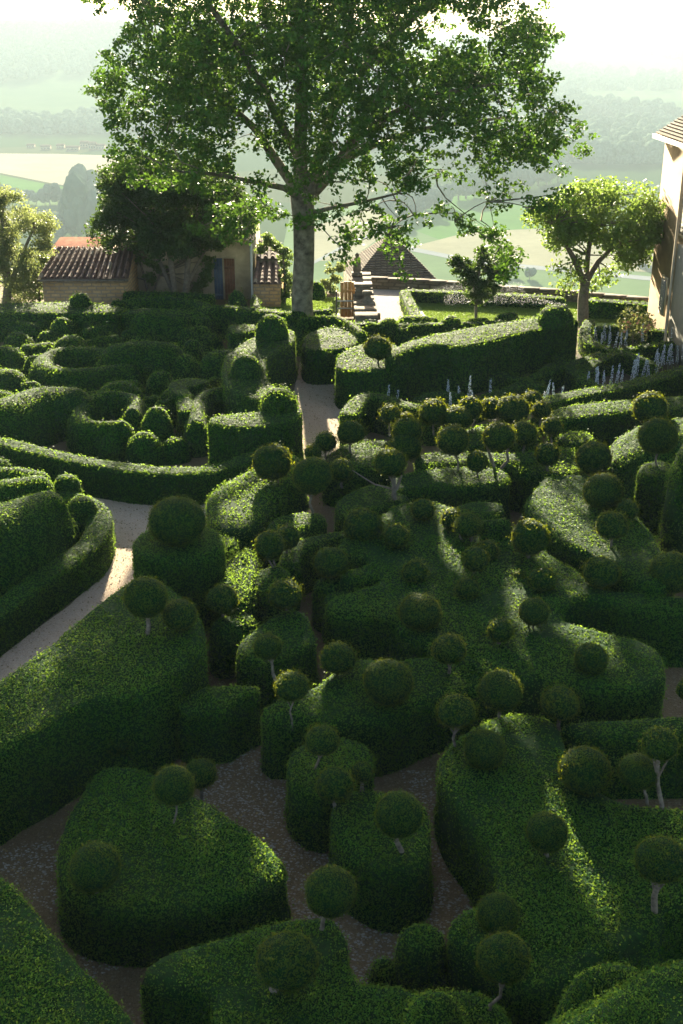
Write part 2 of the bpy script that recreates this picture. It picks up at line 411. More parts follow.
#==MODEL==
# ================================================================== HEDGES
# --- near and lower garden
prism_hedge([(-70,830),(0,868),(30,900),(62,942),(100,985),(138,1015),(152,1065),(60,1110),(-90,1110)], 1.35,
  'hedge cut off by the lower left corner of the photo, coarse dark leaves, sloping edge', tuft=.2, rough_amp=.05)
prism_hedge([(105,762),(145,765),(190,790),(225,810),(265,838),(289,862),(285,878),(262,892),(215,905),(160,913),(100,910),(64,896),(55,872),(58,840),(70,805),(88,775)], .85,
  'rounded triangular island hedge with flat lawn-like top and two balls at lower left', rnd=.16)
prism_hedge([(-80,735),(0,677),(60,635),(125,580),(150,572),(190,600),(206,620),(207,640),(185,665),(150,697),(100,699),(68,712),(40,730),(0,748),(-70,800)], 1.5,
  'very wide dark hedge along the left gravel path carrying a white stemmed ball', rnd=.14, sm=1)
prism_hedge([(170,710),(196,687),(231,685),(256,684),(264,690),(235,701),(231,710)], 1.0,
  'small box shaped hedge block beside the gravel, left of the centre bottom', rnd=.09, sm=1)
prism_hedge([(235,655),(240,640),(258,625),(281,607),(303,607),(313,620),(319,640),(300,650),(270,660),(248,663)], 1.05,
  'wedge shaped hedge in left centre with a lumpy ball on its far point')
prism_hedge([(259,710),(275,700),(311,687),(331,672),(355,656),(395,660),(430,653),(472,664),(498,678),(490,690),(450,694),(425,700),(400,713),(370,721),(325,723),(300,716),(285,722),(268,722)], 1.05,
  'bent hedge left of the bottom centre with the large squat ball on its back')
prism_hedge([(285,752),(308,736),(345,734),(372,744),(376,762),(350,776),(338,790),(316,796),(292,782)], 1.0,
  'short hedge lobe above the gravel with three small balls on and around it')
prism_hedge([(331,803),(345,790),(368,787),(400,790),(426,800),(433,830),(430,858),(405,872),(375,868),(346,850),(332,830)], 1.0,
  'tall dark block hedge in the bottom centre carrying one ball on a short pale stem')
sweep([(422,938)], .29, .95, 'small round drum bush standing alone near the bottom centre', zc=.9, name='box_drum', n=5)
prism_hedge([(138,968),(160,951),(200,941),(250,928),(300,913),(335,912),(347,935),(345,962),(362,988),(395,980),(420,994),(470,985),(500,1000),(522,1040),(500,1095),(212,1095),(210,1010),(205,990),(170,988),(142,984)], 1.0,
  'long low hedge across the bottom edge of the photo, notched at its left front', tuft=.12, rough_amp=.04)
prism_hedge([(437,760),(450,738),(475,724),(500,712),(540,714),(560,722),(575,760),(600,793),(640,803),(700,808),(780,850),(750,905),(668,905),(655,940),(600,955),(560,990),(520,990),(490,960),(452,938),(450,915),(495,890),(500,868),(475,830),(448,798)], 1.1,
  'broad sloping hedge at lower right crossed by a thin yellow streak of sunlight', rough_amp=.04)
prism_hedge([(566,729),(556,722),(600,717),(730,712),(740,736),(640,737),(590,738)], 1.1,
  'straight narrow hedge strip leaving the photo at the right edge below the big flat one')
sweep([(596,990),(622,985)], .50, 2.3, 'big domed bush close to the camera at the lower right', zc=2.1, name='box_dome', n=2.2, tuft=.2, group='cushion shaped box bushes')
prism_hedge([(500,1060),(540,1018),(600,985),(650,960),(700,940),(860,1000),(760,1240),(480,1240)], 3.0,
  'nearest hedge filling the lower right corner, large shiny leaves', tuft=.3, rough_amp=.07, rnd=.25)
sweep([(434,1030)], .42, 1.55, 'coarse leaved bush half cut by the bottom edge, centre right', zc=1.1, name='box_bush', n=2.2, tuft=.4, group='loose box bushes')
sweep([(384,968)], .17, .5, 'tiny round seedling bush on the gravel near the bottom centre', zc=.4, name='box_bush', n=2.2, tuft=.3, group='loose box bushes')
# --- central mass
prism_hedge([(325,610),(327,600),(345,593),(384,581),(381,574),(342,582),(338,574),(345,567),(371,563),(369,558),(345,556),(335,547),(350,531),(375,520),(382,513),(395,503),(430,498),(450,505),(485,515),(505,530),(540,545),(560,560),(578,570),(598,588),(650,592),(720,600),(720,613),(640,609),(600,598),(575,597),(556,611),(562,619),(600,628),(650,641),(664,656),(667,678),(645,690),(600,688),(560,682),(510,682),(460,662),(420,640),(398,630),(397,616),(360,618)], 1.15,
  'largest flat hedge in the middle, deeply notched, with a dozen balls scattered over it', rough_amp=.035)
prism_hedge([(525,506),(528,494),(539,482),(542,475),(583,473),(610,478),(632,508),(650,528),(664,552),(680,573),(655,588),(622,573),(605,562),(585,551),(560,540),(540,523)], 1.35,
  'slanting hedge at right with a ridge of golden light and the big dark balls above', rough_amp=.03)
prism_hedge([(545,413),(560,405),(600,401),(640,397),(720,394),(720,411),(640,410),(590,416),(556,421)], 1.1,
  'long straight sunlit hedge strip just in front of the flower knots at right')
prism_hedge([(602,462),(606,443),(620,430),(640,421),(683,413),(740,412),(740,438),(690,436),(660,446),(640,456),(618,466)], 1.25,
  'curving bright topped hedge at the right edge behind the large ball', rnd=.3)
prism_hedge([(636,474),(640,463),(655,459),(673,461),(680,472),(665,479)], 1.5,
  'dark square hedge block under the large ball at the right edge')
prism_hedge([(385,479),(410,470),(440,467),(470,465),(500,467),(513,474),(508,482),(480,486),(430,486),(398,492)], 1.1,
  'hedge with a small sunny patch on its right end, in the crowd of balls')
prism_hedge([(412,458),(425,451),(470,449),(512,453),(535,450),(560,452),(560,460),(510,463),(470,463),(430,466)], 1.15,
  'narrow hedge behind the forked stem ball with a sunlit strip on top')
prism_hedge([(450,437),(470,426),(500,421),(533,424),(543,434),(520,443),(490,446),(462,446)], 1.05,
  'loose leafy hedge among the rim-lit balls above the centre', tuft=.35, rough_amp=.07, jit=1.2)
prism_hedge([(322,458),(335,447),(352,441),(385,438),(405,444),(402,456),(375,466),(345,470),(326,468)], 1.0,
  'low loose hedge beside the end of the path, under the row of small balls', tuft=.25, rough_amp=.06)
prism_hedge([(334,508),(340,496),(356,487),(380,482),(398,488),(414,497),(400,503),(380,508),(362,516),(344,518)], 1.0,
  'short hedge around the dead branching stem in the upper middle')
prism_hedge([(556,442),(558,433),(575,430),(592,433),(596,440),(580,446)], .95,
  'small leafy sunlit hedge clump behind the ball on the right of the crowd', tuft=.3, rough_amp=.06, jit=1.1)
prism_hedge([(505,462),(520,452),(548,446),(575,448),(594,457),(600,468),(580,474),(540,474),(512,470)], 1.05,
  'leafy hedge under the small dark ball on the right of the crowd', tuft=.3, rough_amp=.06, jit=1.0)
prism_hedge([(452,508),(465,501),(485,499),(503,502),(506,510),(490,516),(470,515)], 1.2,
  'little hedge with a gold lit end behind the paired leggy balls')
sweep([(488,527),(503,526)], .30, 1.45, 'low rounded cushion right of the paired leggy balls', zc=1.3)
# --- left centre
prism_hedge([(206,500),(212,490),(228,479),(256,467),(285,454),(303,455),(308,466),(280,487),(268,510),(252,528),(224,534),(209,520)], 1.15,
  'leafy sunlit hedge from the path bend to the first tall ball', tuft=.2, rough_amp=.05, jit=1.0)
prism_hedge([(206,545),(212,535),(232,533),(240,540),(232,548),(214,554)], 1.15,
  'small bright leafy hedge scrap beside the tall two-tier topiary', tuft=.4, rough_amp=.06, jit=1.2)
prism_hedge([(224,600),(220,575),(228,556),(245,547),(257,549),(258,572),(254,592),(242,606)], 1.15,
  'bright leafy narrow hedge between the two-tier topiary and the forked stem ball', tuft=.4, rough_amp=.06, jit=1.2)
prism_hedge([(262,526),(275,515),(298,510),(320,511),(330,518),(318,526),(292,531),(270,533)], 1.05,
  'oval hedge with a golden patch below the tallest dark ball of left centre')
band([(289,562),(290,552),(302,544),(322,537),(346,534)], .2, 1.05, 'thin curved hedge left of the big flat one, open like a hook', rnd=.08)
sweep([(332,580)], .36, 1.0, 'drum shaped bush directly under the ball at left centre', zc=1.0, name='box_drum', n=5)
sweep([(335,596),(346,594)], .25, .95, 'low block bush in front of the drum at left centre', zc=.95, name='box_block', n=5)
sweep([(226,622),(240,618)], .34, 1.0, 'ragged bush under the ball at the foot of the sunlit narrow hedge', zc=1.0, name='box_bush', n=4, group='loose box bushes', tuft=.3)
prism_hedge([(256,575),(262,566),(280,563),(293,572),(293,588),(276,594),(260,590)], 1.1,
  'dark square hedge block carrying the ball with white forked stems')
prism_hedge([(420,640),(398,632),(398,640),(416,655),(440,660),(470,668),(460,655)], .8,
  'dark lower step of hedge tucked under the front of the largest flat one')
# --- left island beside path
band([(-60,650),(0,607),(38,579),(70,557),(92,541),(101,522),(96,507),(78,498),(50,493)], .28, .75, 'low kerb hedge ringing the cushion island at the left edge', rnd=.08)
sweep([(-60,545),(-10,535),(28,520),(48,512)], [1.3,1.2,.95,.55], 1.75, 'huge smooth cushion bush cut by the left edge, lit on top', zc=1.3, n=2.6)
sweep([(8,493),(38,489)], [.5,.45], 1.2, 'long cushion behind the huge one on the left island', zc=.9)
sweep([(-5,478),(18,477),(40,482)], .34, 1.05, 'thin curved cushion at the back of the left island, pale lit rim', zc=.8)
sweep([(68,493)], .33, 1.05, 'rounded block cushion at the back right of the left island', zc=.6, n=3.4)
sweep([(83,517)], .38, 1.05, 'round bush on the right tip of the left island', zc=.6, n=3)
sweep([(45,540),(68,530)], .26, 1.0, 'small slanting cushion against the kerb of the left island', zc=.7)
sweep([(-12,465),(2,468)], .3, 1.0, 'sliver of a cushion at the left edge beside the path', zc=.8)
# --- left cloud garden
band([(-60,433),(0,440),(50,453),(100,463),(150,470),(200,470),(232,465),(248,456)], .27, .85, 'long low hedge bordering the cushion garden along the gravel path', rnd=.08)
prism_hedge([(208,422),(209,418),(216,415),(235,413),(255,412),(264,408),(260,401),(245,397),(232,391),(224,381),(221,367),(226,355),(238,345),(255,335),(270,326),(292,328),(297,336),(290,345),(275,353),(266,361),(265,372),(272,384),(282,390),(292,396),(300,405),(302,413),(292,421),(271,426),(246,428),(221,426)], 1.4,
  'tall winding hedge like a question mark beside the path, three domes on top', rnd=.1)
C = [
 ([(12,324),(28,321),(43,330)],.38,.95,'thin bowed cushion in the back left corner'),
 ([(-15,330),(10,328),(33,334)],.40,.95,'second bowed cushion at the left edge, one step nearer than the corner one'),
 ([(18,344)],.50,1.0,'round cushion at the left edge below the two bowed ones'),
 ([(63,332)],.48,1.25,'tall egg shaped cushion under the sunlit flat hedge'),
 ([(84,330),(104,325)],.40,1.05,'slanting cushion right of the tall egg shaped one'),
 ([(28,354),(50,351)],.40,.75,'low sunny cushion behind the big serpentine one'),
 ([(71,348)],.62,1.05,'broad round cushion just behind the big serpentine one'),
 ([(88,338),(112,334)],.34,.85,'low thin cushion between round mounds at the back'),
 ([(92,348),(116,344)],.30,.75,'lowest thin cushion left of the twin lobed mound'),
 ([(-20,360),(12,361)],.48,1.1,'smooth cushion on the left edge, midway back'),
 ([(110,362),(85,360),(58,361),(42,368),(44,378),(66,383),(92,382),(114,378),(128,377)],.46,1.0,'big serpentine cushion doubling back on itself'),
 ([(-15,384),(10,385)],.62,1.15,'fat cushion on the left edge behind the largest dome'),
 ([(-10,402),(6,403)],.40,.8,'low sunlit cushion on the left edge by the largest dome'),
 ([(8,422),(40,410),(72,410)],[.95,1.1,.8],1.5,'largest long dome at the left front of the cushion garden'),
 ([(120,398)],.72,1.2,'plain dome behind the ring shaped cushion'),
 ([(134,424),(140,413),(116,406),(90,412),(76,427),(92,440),(122,438)],.36,1.15,'ring shaped cushion with an open middle at the front'),
 ([(56,420)],.33,.95,'small dark round cushion between the largest dome and the ring'),
 ([(157,427)],.42,1.35,'tall narrow rounded bush right of the ring shaped cushion'),
 ([(145,448)],.48,1.05,'round bush at the front just behind the border hedge'),
 ([(120,363),(144,360),(168,362)],[.75,.8,.7],1.5,'big twin lobed mound in the middle of the cushion garden'),
 ([(186,371)],.46,1.25,'ball shaped bush right of the twin lobed mound'),
 ([(193,354)],.36,1.15,'small ball bush peeping between twin lobed mound and long mound'),
 ([(222,368)],.80,1.4,'broad dome beside the winding flat topped hedge'),
 ([(119,325),(128,323)],.42,1.1,'rounded bush at the back, left of the long mound'),
 ([(113,332)],.42,.8,'low dome at the back in front of the rounded bush'),
 ([(142,329),(160,328),(180,331)],[.52,.62,.5],1.35,'long smooth mound at the back of the cushion garden'),
 ([(176,322),(190,324),(203,328)],.42,1.2,'sloping mound right of the long smooth one'),
 ([(188,342),(203,340)],.36,1.1,'dark block bush below the sloping mound'),
 ([(157,388),(164,386)],.36,1.1,'dark block bush below the twin lobed mound'),
 ([(240,408),(225,403),(206,406),(197,418),(197,436)],[.38,.40,.42,.40,.36],1.15,'kidney shaped cushion curled inside the winding hedge'),
 ([(188,430)],.30,.7,'small cushion at the open end of the winding hedge'),
 ([(203,395),(214,393)],.2,1.0,'tiny dome beside the L shaped hedges'),
]
for x, y, w_ in [(100,378,.34),(130,389,.36),(172,402,.34),(205,428,.3),(36,366,.34),(92,356,.34),(152,404,.34),(112,448,.3),(174,447,.34),(214,388,.3),(140,343,.36),(60,398,.32),(30,392,.36),(168,372,.34),(24,345,.32),(130,337,.3),(210,345,.38),(165,415,.3),(98,402,.3),(48,340,.34)]:
    sweep([(x-3,y),(x+4,y-1)], w_, random.uniform(.62,.85), 'low filler cushion peeping out between the bigger mounds of the cushion garden', n=2.1, zc=.4, group='low filler cushions')
for p,wd,h,l in C: sweep(p,[q*1.1 for q in wd] if isinstance(wd,list) else wd*1.1,h*.86,l, n=2.15)
prism_hedge([(168,390),(170,381),(180,378),(206,378),(210,382),(194,386),(186,389),(192,391),(190,396),(178,396)], 1.05, 'L shaped low hedge in the middle of the cushion garden', rnd=.07)
prism_hedge([(177,402),(180,396),(192,396),(193,408),(184,412),(178,410)], 1.0, 'small upright hedge block below the L shaped one', rnd=.07)
prism_hedge([(-80,304),(0,303),(60,301.5),(112,304),(128,309),(112,314),(0,312.5),(-80,313)], 1.05, 'wide flat hedge glowing yellow at the back left, before the barn', rnd=.1)
band([(130,312),(150,309),(175,313),(200,318)], .35, 1.0, 'hedge roll behind the long smooth mound')
sweep([(134,308),(160,304),(188,308),(206,313)], .42, 1.15, 'rounded hedge roll under the dark tree, pale on its far end', zc=.8, name='box_hedge', group='clipped box hedges')
sweep([(198,320),(218,315),(245,318),(275,323),(300,322)], .42, 1.2, 'wavy hedge roll between the cushion garden and the lime tree', zc=.8, name='box_hedge', group='clipped box hedges')
prism_hedge([(227,327),(232,324),(257,324),(257,330),(242,333),(229,333)], 1.0, 'small flat block hedge tucked behind the winding one', rnd=.07)
band([(130,292),(165,293),(208,295)], .30, 1.0, 'clipped green hedge strip at the foot of the cream cottage')
band([(116,301),(124,301)], .2, .9, 'stub of hedge left of the cottage hedge strip')
prism_hedge([(250,297),(256,294),(262,308),(255,309)], .9, 'short hedge return beside the lawn patch near the lean-to', rnd=.06)
band([(262,309),(300,311),(330,309)], .15, .6, 'thin dark hedge edging the lawn patch behind the lime tree trunk', rnd=.05)
# --- centre right terraces
prism_hedge([(302,340),(310,330),(335,326),(350,330),(360,337),(355,346),(335,350),(312,351),(303,347)], 1.15, 'rough topped hedge block just right of the lime tree trunk', rough_amp=.07, tuft=.2)
sweep([(303,325),(330,321),(350,328),(362,338)], .25, 1.35, 'thin arching hedge behind the rough topped block', zc=1.1, name='box_hedge', group='clipped box hedges')
prism_hedge([(336,362),(339,353),(355,345),(375,341),(396,343),(402,351),(412,357),(408,366),(385,371),(350,371),(338,368)], 1.3, 'bright tiered hedge corner right of the path with a ball tree on it', rnd=.1)
prism_hedge([(388,361),(398,354),(420,345),(440,344),(462,347),(490,341),(520,333),(545,328),(582,321),(572,317),(540,317),(505,321),(470,327),(440,333),(415,338),(396,345),(383,354)], 1.65, 'long wave shaped hedge with a golden top and a deep shaded front', rnd=.1)
for p,wd,h,l in [
 ([(389,334)],.48,1.15,'round bush behind the ball tree, at the left of the back row'),
 ([(371,336)],.42,1.0,'small bush at the left end of the back row beyond the ball tree'),
 ([(405,331),(424,331)],.46,1.1,'long low mound in the back row beyond the wave shaped hedge'),
 ([(451,332)],.52,1.15,'round mound standing out in the back row before the lawn'),
 ([(432,331)],.36,1.0,'small mound squeezed in the back row between long and round ones'),
 ([(472,332),(484,331)],.36,1.0,'low mound in the back row right of the round one'),
 ([(402,340)],.36,.9,'little mound right behind the bright tiered corner'),
 ([(500,329),(512,327)],.34,1.1,'dark mound at the right end of the back row'),
]: sweep(p,wd,h,l,n=2.4, group='mounds behind the wave shaped hedge')
sweep([(556,316)], .58, .66, 'half ball bush on the far right end of the wave shaped hedge', zc=1.9, zoff=1.58, zbase=0, name='box_dome', n=2.4)
band([(344,323),(400,324.5),(470,323),(545,318)], .20, .95, 'thin sunny hedge line between the back row and the lawn', rnd=.06)
band([(349,412),(356,400),(368,394),(386,397),(405,404),(432,408)], .26, 1.05, 'low looping hedge at the foot of the bright tiered corner', rnd=.08)
sweep([(420,402),(438,396),(458,399)], .36, .65, 'low bushy roll in the bed of pale flowers', zc=.5, name='box_bush', group='loose box bushes')
kn=[([(470,403),(500,392),(522,383),(540,374),(553,364)],'knot hedge climbing from the ball crowd to the right'),
    ([(470,367),(495,371),(515,377),(538,384)],'knot hedge crossing behind the pale flower bed'),
    ([(539,350),(556,358),(572,368),(584,380),(598,387)],'knot hedge sloping down to the oval flower knot'),
    ([(530,378),(548,371),(566,364),(584,359),(600,354)],'knot hedge rising to the top of the oval flower knot'),
    ([(590,320),(584,330),(588,339),(600,346),(622,352),(640,358),(652,363)],'bright knot hedge curling round the upper flower bed'),
    ([(584,381),(582,373),(588,365),(600,358),(618,353)],'left arc of the oval flower knot hedge'),
    ([(625,349),(650,345),(690,340)],'knot hedge reaching the right edge behind the tall flower spikes'),
    ([(600,327),(625,325),(650,329),(690,332)],'knot hedge nearest the ochre house')]
for p,l in kn: band(p, .21, .62, l, rnd=.06, group='knot garden hedges', name='knot_hedge')
band([(541,402),(560,397),(584,392),(620,386),(655,377),(720,360)], .30, .95, 'front knot hedge, sunlit and leafy, sweeping to the right edge', rnd=.08, group='knot garden hedges', name='knot_hedge')
sweep([(704,520)], .85, 3.2, 'tall dark columnar shrub at the right edge of the photo', zc=1.2, name='columnar_shrub', n=3.5, group='loose box bushes', tuft=.2, rough_amp=.08)
sweep([(619,332)], .18, .8, 'small dark cone bush in the upper flower bed', zc=.3, name='box_cone', n=1.6, group='loose box bushes')
# yew balls / domes near cottage
def domes(spec):
    for x,y,wd,h,z0,l in spec:
        zc=z0+h*.5
        sweep([(x,y)], wd, h, l, zc=zc, zoff=z0+.02, zbase=0, name='box_dome', n=2.1, group='domes standing on hedges')
domes([(272,327,.52,.78,1.38,'far dome on the winding hedge, round and rim lit, nearest the lime tree trunk'),
       (246,366,.46,.62,1.38,'middle dome on the winding hedge, half sunk with its shadow before it')])
sweep([(279,399)], .46, .55, 'spiky uncut dome on the near bend of the winding hedge', zc=1.65, zoff=1.4, zbase=0, name='box_dome', n=2.1, group='domes standing on hedges', tuft=.9, rough_amp=.03)
sweep([(80,300)], .38, .45, 'clipped dome on the yellow flat hedge before the barn', zc=1.25, zoff=1.05, zbase=0, name='box_dome', n=2.2, group='domes standing on hedges')
sweep([(237,299)], .40, .95, 'ball bush beside the cottage door', zc=.9, zoff=.3, zbase=0, name='box_ball', n=2.0, group='loose box bushes')
sweep([(317,289)], .33, .7, 'small ball bush just right of the lime tree trunk', zc=.9, zoff=.5, zbase=0, name='box_ball', n=2.0, group='loose box bushes')
# two tier topiary
b0 = at(178, 537, 1.75)
tt = empty('tiered_topiary', (float(b0[0]), float(b0[1]), 0)); tag(tt, 'tall two-tier topiary, a dome on a thick drum, at the bend of the path', 'topiary')
dr = sweep(None, .88, 1.68, None, flat=True, rnd=.12, loc3=[(-.02, 0), (.02, 0)], name='drum', lod=False, size=.042); dr.parent = tt
TIER = tt

# ================================================================== BALL TOPIARIES
def ball_mesh(rpx, seed, flatb):
    bm = bmesh.new(); bmesh.ops.create_icosphere(bm, subdivisions=4, radius=1.0)
    V = np.array([v.co[:] for v in bm.verts]); Fc = [tuple(v.index for v in f.verts) for f in bm.faces]; bm.free()
    l = wob(V * 1.0 + seed * 3.7, 1.4)[:, None]
    l2 = wob(V * .6 + seed * 9.1, 1.0)[:, None]; V = V * (0.96 + .035 * l + .05 * l2)
    z = V[:, 2]; V[:, 2] = np.where(z < 0, z * flatb, z * .93)
    T = tri_of(Fc)
    Q, Fq, var = leaves_on(V, T, 2.3 / rpx, cover=1.1, lod=False, jit=.4, rough_amp=.035, wscale=1.6, vb=0, tuft=.09 + .06 * (seed % 3))
    VV = np.vstack([V, Q]); ff = Fc + [tuple(r) for r in (Fq + len(V)).tolist()]
    me = put('crown', VV, ff, [M['box_core'], M['ball_leaf']], mi=np.concatenate([np.zeros(len(Fc)), np.ones(len(Fq))]), var=np.concatenate([np.full(len(Fc), .3), var]))
    d = me.data; bpy.data.objects.remove(me); return d
PRO = {}
def proto(rpx, k):
    c = 0 if rpx < 14 else (1 if rpx < 20 else 2)
    key = (c, k % 3)
    if key not in PRO: PRO[key] = ball_mesh((12, 17.5, 26)[c], 1 + k % 3 + 3 * c, (.85, .75, .95)[k % 3])
    return PRO[key]
def stem_mesh(a, b, r, fork=0, seed=0, bark='pale_bark'):
    g = MB(); a = np.array(a, float); b = np.array(b, float); rr = random.Random(seed)
    L = np.linalg.norm(b - a)
    def wig(p0, p1, k=4):
        out = []
        for i in range(k + 1):
            t = i / k; p = p0 * (1 - t) + p1 * t
            if 0 < i < k: p = p + np.array([rr.uniform(-1, 1), rr.uniform(-1, 1), 0]) * L * .06
            out.append(p)
        return out
    if not fork:
        r *= .72; pts = wig(a, b); g.tube(pts, [r * (1.3 - .5 * i / 4) for i in range(5)], 8)
        for q in range(3):
            an = q * 2.1 + seed; k0 = pts[2] * .6 + pts[3] * .4
            g.tube([k0, (k0 + b) / 2 + np.array([math.cos(an), math.sin(an), 0]) * min(L * .12, .08), b + np.array([math.cos(an), math.sin(an), 0]) * min(L * .30, .16)], [r * .6, r * .5, r * .3], 6)
    else:
        for i in range(fork):
            ang = 2 * math.pi * i / fork + seed; o = np.array([math.cos(ang), math.sin(ang) * .6, 0])
            pts = wig(a + o * r * 1.2, b + o * (L * .28 + r)); g.tube(pts, [r * (1.0 - .4 * q / 4) for q in range(5)], 7)
    return g
def ball(cx, cy_, r, by, label, bx=None, h=1.05, fork=0, sr=.035, bark='pale_bark', sq=1.0, k=None, side=False):
    bx = cx if bx is None else bx
    base = at(bx, by, h - .05); c = aty(cx, cy_, base[1]); dz = depth(c); rad = r * dz / F
    if k is None: k = int(cx * 7 + cy_) % 3
    t = empty('ball_topiary', tuple(float(x) for x in base)); tag(t, label, 'topiary', 'clipped ball topiaries')
    ob = bpy.data.objects.new('crown', proto(r, k)); COL.objects.link(ob); ob.parent = t
    ob.location = tuple(float(x) for x in (c - base)); ob.scale = (rad * sq, rad * (sq + 1) / 2, rad)
    ob.rotation_euler = (random.uniform(-.08, .08), random.uniform(-.08, .08), random.uniform(0, 6.28))
    top = (c - base) + np.array([0, 0, -.35 * rad])
    g = stem_mesh((0, 0, -.15), top, sr, fork, int(cx + cy_), bark)
    if side:
        s0 = np.array([0, 0, .25]); g.tube([s0, s0 + [-.5, .1, .1], s0 + [-1.0, .15, .42]], [.03, .022, .010], 6)
        g.tube([s0, s0 + [.12, 0, .35]], [.04, .02], 6)
    g.build('trunk', M[bark], t)
    return t
dm = bpy.data.objects.new('dome', proto(26, 2)); COL.objects.link(dm); dm.parent = TIER; dm.location = (0, 0, 2.08); dm.scale = (.56, .56, .50)
